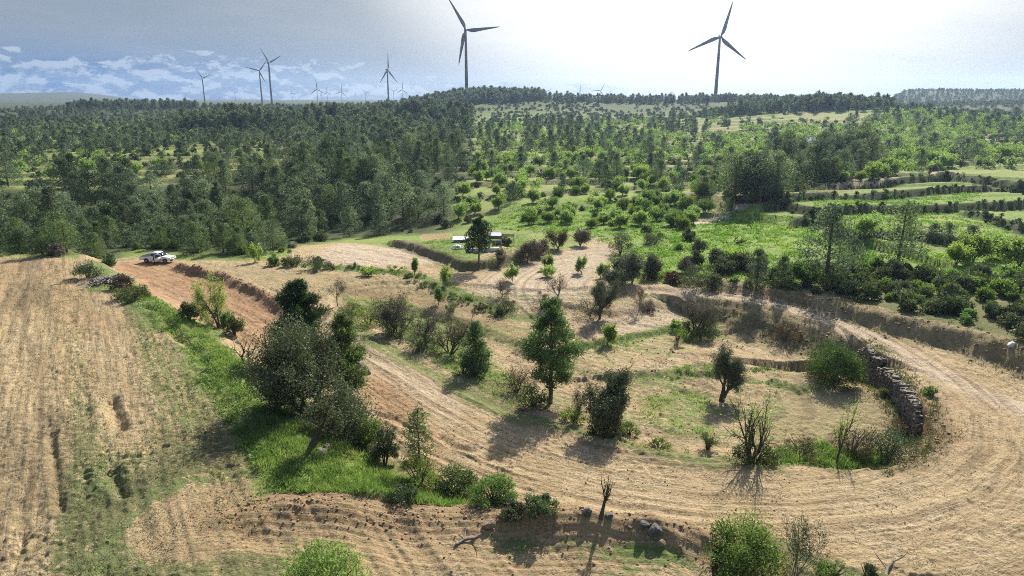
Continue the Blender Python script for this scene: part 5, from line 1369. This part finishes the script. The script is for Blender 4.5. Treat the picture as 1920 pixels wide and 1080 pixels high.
# ------------------------------------------------------------------ buildings
def roof_slab(poly3, th, name, mat, parent):
    P = np.asarray(poly3, float); n = len(P)
    bm = bmesh.new(); A = [bm.verts.new(p) for p in P]; B = [bm.verts.new(p - np.array([0, 0, th])) for p in P]
    bm.faces.new(A); bm.faces.new(B[::-1])
    for i in range(n): bm.faces.new((A[i], B[i], B[(i + 1) % n], A[(i + 1) % n]))
    bmesh.ops.recalc_face_normals(bm, faces=bm.faces)
    me = bpy.data.meshes.new(name); bm.to_mesh(me); bm.free(); return add(name, me, mat, parent)
def shed():
    x, y = ground([(864, 455)])[0]
    e = empty('shed', (x, y, hz(x, y) - .3), .05, 'low white-roofed shed left of the dark round-headed pine', 'shed')
    e.scale = (.6, .6, .55); MB().box((0, 0, .75), (4.4, 2.8, 1.9)).build('wall', 'wood', e)
    roof_slab([(-2.5, -1.7, 1.72), (2.5, -1.7, 1.72), (2.5, 1.8, 2.30), (-2.5, 1.8, 2.30)], .10, 'roof', 'roofw', e)
    MB().box((-1.2, -1.42, .80), (.8, .06, 1.6)).build('door', 'blue', e); w = MB().box((.8, -1.42, 1.05), (.9, .06, .7)).build('window', 'glass', e)
    MB().box((.8, -1.46, 1.05), (.05, .04, .7)).box((.8, -1.46, .68), (1.0, .08, .06)).build('frame', 'wood', w)
    x, y = ground([(930, 457)])[0]
    e = empty('shelter', (x, y, hz(x, y)), -.08, 'open shelter with a white gabled roof right of the dark round-headed pine', 'shelter')
    e.scale = (.75, .75, .66)
    rf = roof_slab([(-1.7, -1.4, 2.1), (1.7, -1.4, 2.1), (1.3, .1, 2.75), (-1.3, .1, 2.75)], .08, 'roof', 'roofw', e)
    roof_slab([(-1.3, .1, 2.75), (1.3, .1, 2.75), (1.7, 1.5, 2.1), (-1.7, 1.5, 2.1)], .08, 'roof', 'roofw', e)
    for px_, py_ in ((-1.5, -1.2), (1.5, -1.2), (1.5, 1.3), (-1.5, 1.3)): MB().tube([(px_, py_, -.3), (px_, py_, 2.08)], [.05, .05], 6).build('post', 'wood', e)
    MB().box((0, 1.2, 1.0), (2.9, .06, 1.0)).build('back_panel', 'wood', e)
    x, y = ground([(952, 462)])[0]
    e = empty('pergola', (x, y, hz(x, y)), -.08, 'thin flat-topped pergola frame between the gabled shelter and the teal shrub', 'pergola')
    for px_, py_ in ((-1.1, -1.), (1.1, -1.), (1.1, 1.), (-1.1, 1.)): MB().tube([(px_, py_, -.3), (px_, py_, 2.1)], [.045, .045], 6).build('post', 'wood', e)
    b = MB()
    for k in range(5): b.box((0, -1 + k * .5, 2.16), (2.5, .06, .08))
    b.build('beam', 'wood', e); MB().box((-1.1, 0, 2.08), (.06, 2.2, .07)).box((1.1, 0, 2.08), (.06, 2.2, .07)).build('rail', 'wood', e)
    x, y = ground([(933, 461)])[0]
    e = empty('water_tank', (x, y, hz(x, y)), 0, 'blue water tank lying under the front of the gabled shelter', 'tank')
    MB().lathe([(0, -.75), (.35, -.72), (.48, -.6), (.5, 0), (.48, .6), (.35, .72), (0, .75)], 20, (0, 0, .52), 'x').build('barrel', 'blue', e, True)
    MB().box((-.4, 0, .08), (.12, .8, .2)).box((.4, 0, .08), (.12, .8, .2)).build('cradle', 'wood', e)
    x, y = ground([(858, 468)])[0]
    e = empty('stone_heap', (x, y, hz(x, y)), 0, 'small heap of pale blocks in front of the white-roofed shed', 'stone heap')
    b = MB()
    for k in range(26):
        l = k // 10
        b.box((R.uniform(-1.0, 1.0) * (1 - l * .25), R.uniform(-.5, .5), .12 + l * .22), R.uniform(.25, .5, 3) * [1.1, 1, .6], R.uniform(0, 3), .85)
    b.build('blocks', 'white_rock', e)
    x, y = ground([(905, 474)])[0]
    b = MB(); b.box((0, 0, .25), (5.5, .3, .7)); b.box((0, 0, .63), (5.6, .36, .07))
    o = b.build('low_wall', 'render', None, False, (x, y, hz(x, y))); o.rotation_euler = (0, 0, .12)
    tag(o, 'low pale garden wall behind the trunk of the dark round-headed pine', 'wall')
shed()
def farmhouse():
    x, y = ground([(1524, 284)])[0]
    e = empty('farmhouse', (x, y, hz(x, y)), .12, 'lone pale farmhouse half hidden by trees on the far right slope', 'house')
    MB().box((0, 0, 1.9), (10, 7, 5.2)).build('wall', 'render', e)
    MB().box((7.2, .6, 1.3), (4.4, 5.2, 4.0)).build('annex_wall', 'render', e)
    rf = roof_slab([(-5.5, -4, 4.4), (5.5, -4, 4.4), (3, 0, 6.6), (-2.4, 0, 6.6)], .18, 'roof', 'tile', e)
    roof_slab([(-2.4, 0, 6.6), (3, 0, 6.6), (5.5, 4, 4.4), (-5.5, 4, 4.4)], .18, 'roof', 'tile', e)
    roof_slab([(-5.5, 4, 4.4), (-5.5, -4, 4.4), (-2.4, 0, 6.6)], .18, 'roof', 'tile', e); roof_slab([(5.5, -4, 4.4), (5.5, 4, 4.4), (3, 0, 6.6)], .18, 'roof', 'tile', e)
    roof_slab([(4.9, -2.5, 3.36), (9.8, -2.5, 3.36), (9.8, 3.7, 3.9), (4.9, 3.7, 3.9)], .16, 'annex_roof', 'roofw', e)
    MB().box((-2.2, 1.0, 6.7), (.7, .7, 1.2)).box((-2.2, 1., 7.34), (.86, .86, .1)).build('chimney', 'render', rf)
    for wx_, wz in ((-3.2, 3.1), (0, 3.1), (3.0, 3.1), (-3.2, .9), (3.0, .9), (7.2, 2.0)):
        yy = -3.52 if wx_ < 6 else -2.02
        w = MB().box((wx_, yy, wz), (1.1, .08, 1.3)).build('window', 'glass', e)
        MB().box((wx_, yy - .05, wz), (.08, .05, 1.3)).box((wx_, yy - .06, wz - .70), (1.35, .14, .09)).build('frame', 'render', w)
    d = MB().box((0, -3.52, .55), (1.2, .08, 2.2)).build('door', 'wood', e); MB().box((.42, -3.59, .55), (.06, .06, .16)).build('handle', 'black', d)
farmhouse()

# ------------------------------------------------------------------ dry-stone wall, boulders, branch heap
def stone_wall():
    d = np.linalg.norm(np.diff(WALL, axis=0), axis=1); c = np.concatenate([[0], np.cumsum(d)])
    def at(s):
        p = np.array([np.interp(s, c, WALL[:, 0]), np.interp(s, c, WALL[:, 1])]); q = np.array([np.interp(s + .3, c, WALL[:, 0]), np.interp(s + .3, c, WALL[:, 1])]); r = np.array([np.interp(s - .3, c, WALL[:, 0]), np.interp(s - .3, c, WALL[:, 1])])
        t = unit(q - r); return p, t, np.array([-t[1], t[0]])
    b = MB(); s = .2; bx = np.array([[x, y, z] for z in (-.5, .5) for x, y in ((-.5, -.5), (.5, -.5), (.5, .5), (-.5, .5))])
    Q = [(3, 2, 1, 0), (4, 5, 6, 7), (0, 1, 5, 4), (1, 2, 6, 5), (2, 3, 7, 6), (3, 0, 4, 7)]
    while s < c[-1]:
        p, t, n = at(s)
        zt = hz(*(p - n * .9)) - .2 - 1.2 * max(0, 1 - (c[-1] - s) / 2.0) + .35 * fbm(np.array([s * .8]), np.array([0.]), 3, 5)[0] - (1.2 * max(0, 1 - s / 2.2)); z = hz(*(p + n * 1.0)) - R.uniform(.15, .45)
        wd = R.uniform(.16, .36); zb = z
        while z < zt:
            hh = R.uniform(.08, .2); wd = R.uniform(.14, .38)
            k = (z - zb) / max(zt - zb, .1)
            for row in range(2 if zt - z > .35 else 3):
                off = .62 - .42 * k - row * .32 + R.uniform(-.07, .07)
                q = p + n * off + t * R.uniform(-.12, .12)
                V = bx * np.array([wd * R.uniform(.8, 1.15), .42, hh * R.uniform(.85, 1.1)]) + R.normal(size=(8, 3)) * .05
                a = math.atan2(t[1], t[0]) + R.uniform(-.2, .2); cs, sn = math.cos(a), math.sin(a)
                V = np.stack([V[:, 0] * cs - V[:, 1] * sn + q[0], V[:, 0] * sn + V[:, 1] * cs + q[1], V[:, 2] + z + hh / 2], 1)
                b.raw(V, Q)
            z += hh * .93
        s += R.uniform(.2, .34)
    me = b.mesh('stone_wall')
    o = add('stone_wall', me, 'stone'); tag(o, 'curved dry-stone retaining wall holding up the bend of the earth road', 'wall')
stone_wall()
def boulder(px, py, s, label, mat='stone', group=None, sq=.7):
    x, y = ground([(px, py)])[0]
    bm = bmesh.new(); bmesh.ops.create_icosphere(bm, subdivisions=3, radius=1)
    o1, o2, o3 = R.uniform(0, 50, 3)
    for v_ in bm.verts:
        p = v_.co
        n = fbm(np.array([p.x * 1.3 + o1]), np.array([p.y * 1.3 + p.z + o2]), 4, 9)[0]
        k = 1 + .75 * n
        q = Vector((p.x * k, p.y * k * .85, p.z * k * sq))
        for ax_ in (Vector((.8, .5, .3)), Vector((-.6, .4, .7)), Vector((.1, -.9, .4))):
            a = ax_.normalized(); dd = q.dot(a) - .62
            if dd > 0: q -= a * dd * .85
        v_.co = q
    me = bpy.data.meshes.new('boulder'); bm.to_mesh(me); bm.free()
    o = add('boulder', me, mat, None, (x, y, hz(x, y) + s * .2)); o.scale = (s, s, s); o.rotation_euler = (R.uniform(-.3, .3), R.uniform(-.3, .3), R.uniform(0, 6))
    tag(o, label, 'boulder', group)
boulder(1228, 996, .42, 'grey boulder at the right end of the grass strip by the lower track', 'stone_dark')
boulder(1208, 985, .36, 'flat grey boulder touching the larger one by the lower track', 'stone_dark', sq=.4)
boulder(1101, 962, .3, 'dark grey boulder left of the small pruned tree', 'stone_dark')
boulder(1142, 968, .3, 'grey boulder at the right foot of the small pruned tree', 'stone_dark', sq=.5)
boulder(602, 850, .45, 'pale boulder beside the thick leaning trunk', 'stone', None, .6)
boulder(612, 843, .4, 'dark boulder behind the pale one at the leaning trunk')
boulder(1897, 648, .42, 'white rounded boulder on the road bank at the right edge', 'white_rock', None, .9)
boulder(1240, 1018, .26, 'earthy boulder at the end of the dirt mound', 'stone_red'); boulder(1368, 1070, .4, 'reddish boulder on the mound by the bright dense shrub', 'stone_red')
boulder(918, 982, .36, 'earthy lump on top of the dirt mound', 'stone_red')
boulder(676, 688, .55, 'dark stone at the right side of the broad oak crown'); boulder(690, 700, .4, 'dark stone on the track edge below the oak crown stone')
boulder(432, 632, .5, 'dark boulder right of the yellow-green almond trunk'); boulder(446, 645, .4, 'dark boulder under the leafless twisted tree', sq=.5)
def branch_heap():
    x, y = ground([(206, 528)])[0]
    e = empty('branch_heap', (x, y, hz(x, y)), .5, 'heap of grey cut branches and stones at the top of the bank', 'branch heap')
    b = MB()
    for k in range(90):
        a = R.normal() * .5 + .9; L = R.uniform(1.0, 3.2); q = np.array([R.normal() * 1.5, R.normal() * .9, 0]); z = max(.05, .9 - .22 * np.hypot(q[0], q[1] * 1.5)) * R.uniform(.3, 1.2)
        d_ = np.array([math.cos(a), math.sin(a), R.uniform(-.25, .35)]) * L / 2
        b.tube([q + [0, 0, z] - d_, q + [0, 0, z + R.uniform(-.1, .15)] + R.normal(size=3) * .1, q + [0, 0, z] + d_], [R.uniform(.03, .08), .045, .015], 5)
    b.build('branches', simple('grey_dead_wood', (.17, .155, .135), .9, 0, .4, 3), e)
    b = MB()
    for k in range(30): b.box((R.normal() * 1.4, R.normal() * .8, R.uniform(0, .35)), R.uniform(.2, .6, 3), R.uniform(0, 3), .7)
    b.build('stones', 'stone', e)['kind'] = 'stuff'
branch_heap()
def log(px, py, L, rz, label):
    x, y = ground([(px, py)])[0]
    b = MB(); p = np.array([(-L / 2, 0, .08), (-L / 6, .06, .14), (L / 6, -.04, .12), (L / 2, .05, .2)]); b.tube(p, [.09, .08, .06, .03], 7)
    b.tube([p[1], p[1] + [.3, .5, .25], p[1] + [.5, .9, .55]], [.05, .035, .012], 5); b.tube([p[2], p[2] + [.3, -.4, .3], p[2] + [.4, -.6, .65]], [.045, .03, .01], 5)
    o = b.build('fallen_branch', 'bark_grey', None, True, (x, y, hz(x, y))); o.rotation_euler = (0, 0, rz); tag(o, label, 'branch')
log(1668, 1064, 2.6, .9, 'dead forked branch lying on the bare ground at the bottom right')
log(880, 1012, 1.6, .5, 'pale dead branch lying against the dirt mound')
log(1672, 805, 2.2, 2.6, 'dead branch lying before the dry-stone wall')
for k, (px, py, s) in enumerate([(1700, 790, .32), (1712, 800, .26), (1690, 782, .22), (1722, 808, .3), (1680, 765, .2)]):
    boulder(px, py, s, 'fallen grey stone lying at the foot of the dry-stone wall end', 'stone', 'stones fallen from the dry-stone wall', .6)
hero_bush(1712, 815, 786, 40, 'dry weedy bush over the fallen stones of the wall end', 'scrub', 14, 120, .14, .05, tri=True)
hero_bush(1666, 745, 722, 34, 'small dull bush at the middle foot of the dry-stone wall', 'scrub', 12, 110, .14, .05, tri=True)
hero_bush(1745, 740, 722, 40, 'low green weed bush above the dry-stone wall on the road side', 'bright', 12, 90, .14, .05, tri=True)
# ------------------------------------------------------------------ sun, sky, air
SUN_AZ = math.radians(23); SUN_EL = math.radians(37)
sd = Vector((math.sin(SUN_AZ) * math.cos(SUN_EL), math.cos(SUN_AZ) * math.cos(SUN_EL), math.sin(SUN_EL)))
sl = bpy.data.lights.new('sun', 'SUN'); so = bpy.data.objects.new('sun', sl); COL.objects.link(so)
sl.energy = 5.0; sl.angle = math.radians(.55); sl.color = (1, .94, .84)
so.rotation_euler = (-sd).to_track_quat('-Z', 'Y').to_euler(); so.location = (60, 120, 150)
W = bpy.data.worlds.new('World'); S.world = W; W.use_nodes = True
wt = W.node_tree; wt.nodes.clear()
g = G.__new__(G); g.t = wt
g.out = wt.nodes.new('ShaderNodeOutputWorld')
sky = g.n('ShaderNodeTexSky', sky_type='NISHITA', sun_disc=False, sun_elevation=SUN_EL, sun_rotation=SUN_AZ, altitude=400, air_density=1.0, dust_density=2.5, ozone_density=1.5)
gen = g.n('ShaderNodeTexCoord').outputs['Generated']
xyz = g.n('ShaderNodeSeparateXYZ', {0: gen})
az = g.math('ARCTAN2', xyz.outputs[0], xyz.outputs[1])
el = g.math('ARCSINE', xyz.outputs[2])
# the real sky behind: blue in the north, whitened by thin high cloud round the sun
daz = g.math('ABSOLUTE', g.math('SUBTRACT', az, math.radians(14)))
base = g.mix(g.mr(el, -.01, .10), (.95, 1.45, 2.2), (1.35, 1.68, 2.1))
base = g.mix(g.mr(el, .02, .16), base, (1.38, 1.66, 2.02))
right = g.mix(g.mr(el, -.01, .12), (2.6, 2.72, 2.7), (3.1, 3.15, 3.05))
base = g.mix(g.mr(az, -.50, .30), base, right)
lowb = g.math('MULTIPLY', g.mr(el, .085, .0), g.mr(az, -.10, -.60))
base = g.mix(lowb, base, (.10, .70, 2.1))
glow = g.math('ADD', g.math('MULTIPLY', g.math('POWER', daz, 2.), 6.5), g.math('MULTIPLY', g.math('POWER', g.math('SUBTRACT', .20, el), 2.), 26.))
gl = g.mr(glow, 1.7, .25)
base = g.mix(gl, base, (5.6, 5.55, 5.35))
wv = g.n('ShaderNodeCombineXYZ', {0: g.math('MULTIPLY', az, 5.), 1: g.math('MULTIPLY', el, 30.), 2: 0.})
veil = g.noise(wv.outputs[0], 1.0, 6, .6, .4)
base = g.mix(g.math('MULTIPLY', g.mr(veil, .4, .75), .22), base, (2.4, 2.6, 2.8))
# heaps of small cumulus low over the plain
cv = g.n('ShaderNodeCombineXYZ', {0: g.math('MULTIPLY', az, 24.), 1: g.math('MULTIPLY', el, 58.), 2: 3.})
cn = g.noise(cv.outputs[0], 1.0, 10, .64, .35)
cv2 = g.n('ShaderNodeCombineXYZ', {0: g.math('MULTIPLY', az, 24.), 1: g.math('ADD', g.math('MULTIPLY', el, 58.), .42), 2: 3.})
cnu = g.noise(cv2.outputs[0], 1.0, 10, .64, .35)
band = g.math('MULTIPLY', g.mr(el, .078, .038), g.mr(el, -.012, .022))
band = g.math('MULTIPLY', band, g.mr(az, -.02, -.38, .22, 1.))
band2 = g.math('MULTIPLY', g.math('MULTIPLY', g.mr(el, .034, .014), g.mr(el, -.02, .0)), g.mr(az, .35, .05, .0, 1.))
thr = g.math('SUBTRACT', cn, g.mr(g.math('MAXIMUM', band, g.math('MULTIPLY', band2, .9)), 0, 1, .35, 0, False))
cf = g.mr(g.math('ADD', thr, g.mr(el, .05, .0, 0, .05)), .43, .50)
shade = g.mr(g.math('SUBTRACT', cn, cnu), -.06, .08)
ccol = g.mix(shade, (.85, 1.35, 2.15), (2.7, 3.15, 3.7))
ccol = g.mix(g.mr(az, -.35, .25), ccol, g.mix(shade, (2.3, 2.6, 2.8), (3.2, 3.4, 3.5)))
vis = g.mix(g.math('MULTIPLY', cf, .72), base, ccol)
# high sky keeps the physical model, the low part carries the weather of the day
fac = g.mr(el, .16, .55)
vis = g.mix(1., vis, (1.14, 1.14, 1.14), 'MULTIPLY')
tot = g.mix(fac, vis, sky.outputs[0])
bg = g.n('ShaderNodeBackground', {'Color': tot, 'Strength': .11})
wt.links.new(bg.outputs[0], g.out.inputs[0])
# air
AIR = True
if AIR:
    me = MB().box((0, 0, 0), (2, 2, 2)).mesh('haze')
    o = bpy.data.objects.new('haze', me); COL.objects.link(o)
    o.scale = (5500, 5500, 94); o.location = (0, 0, 78)
    o['kind'] = 'stuff'
    mm = bpy.data.materials.new('air'); mm.use_nodes = True; t = mm.node_tree; t.nodes.clear()
    ou = t.nodes.new('ShaderNodeOutputMaterial'); pv = t.nodes.new('ShaderNodeVolumePrincipled')
    pv.inputs['Color'].default_value = (.50, .68, .97, 1); pv.inputs['Density'].default_value = .00010; pv.inputs['Anisotropy'].default_value = .5
    t.links.new(pv.outputs[0], ou.inputs['Volume']); me.materials.append(mm)
S.view_settings.view_transform = 'Standard'; S.view_settings.look = 'None'; S.view_settings.exposure = .72; S.view_settings.gamma = 1
S.render.engine = 'CYCLES'
S.cycles.use_denoising = False
S.cycles.max_bounces = 6; S.cycles.diffuse_bounces = 3; S.cycles.glossy_bounces = 2; S.cycles.transmission_bounces = 4; S.cycles.volume_bounces = 0; S.cycles.transparent_max_bounces = 8
S.cycles.use_adaptive_sampling = False; S.cycles.adaptive_threshold = .015
S.cycles.filter_width = 1.0
S.cycles.volume_step_rate = 10
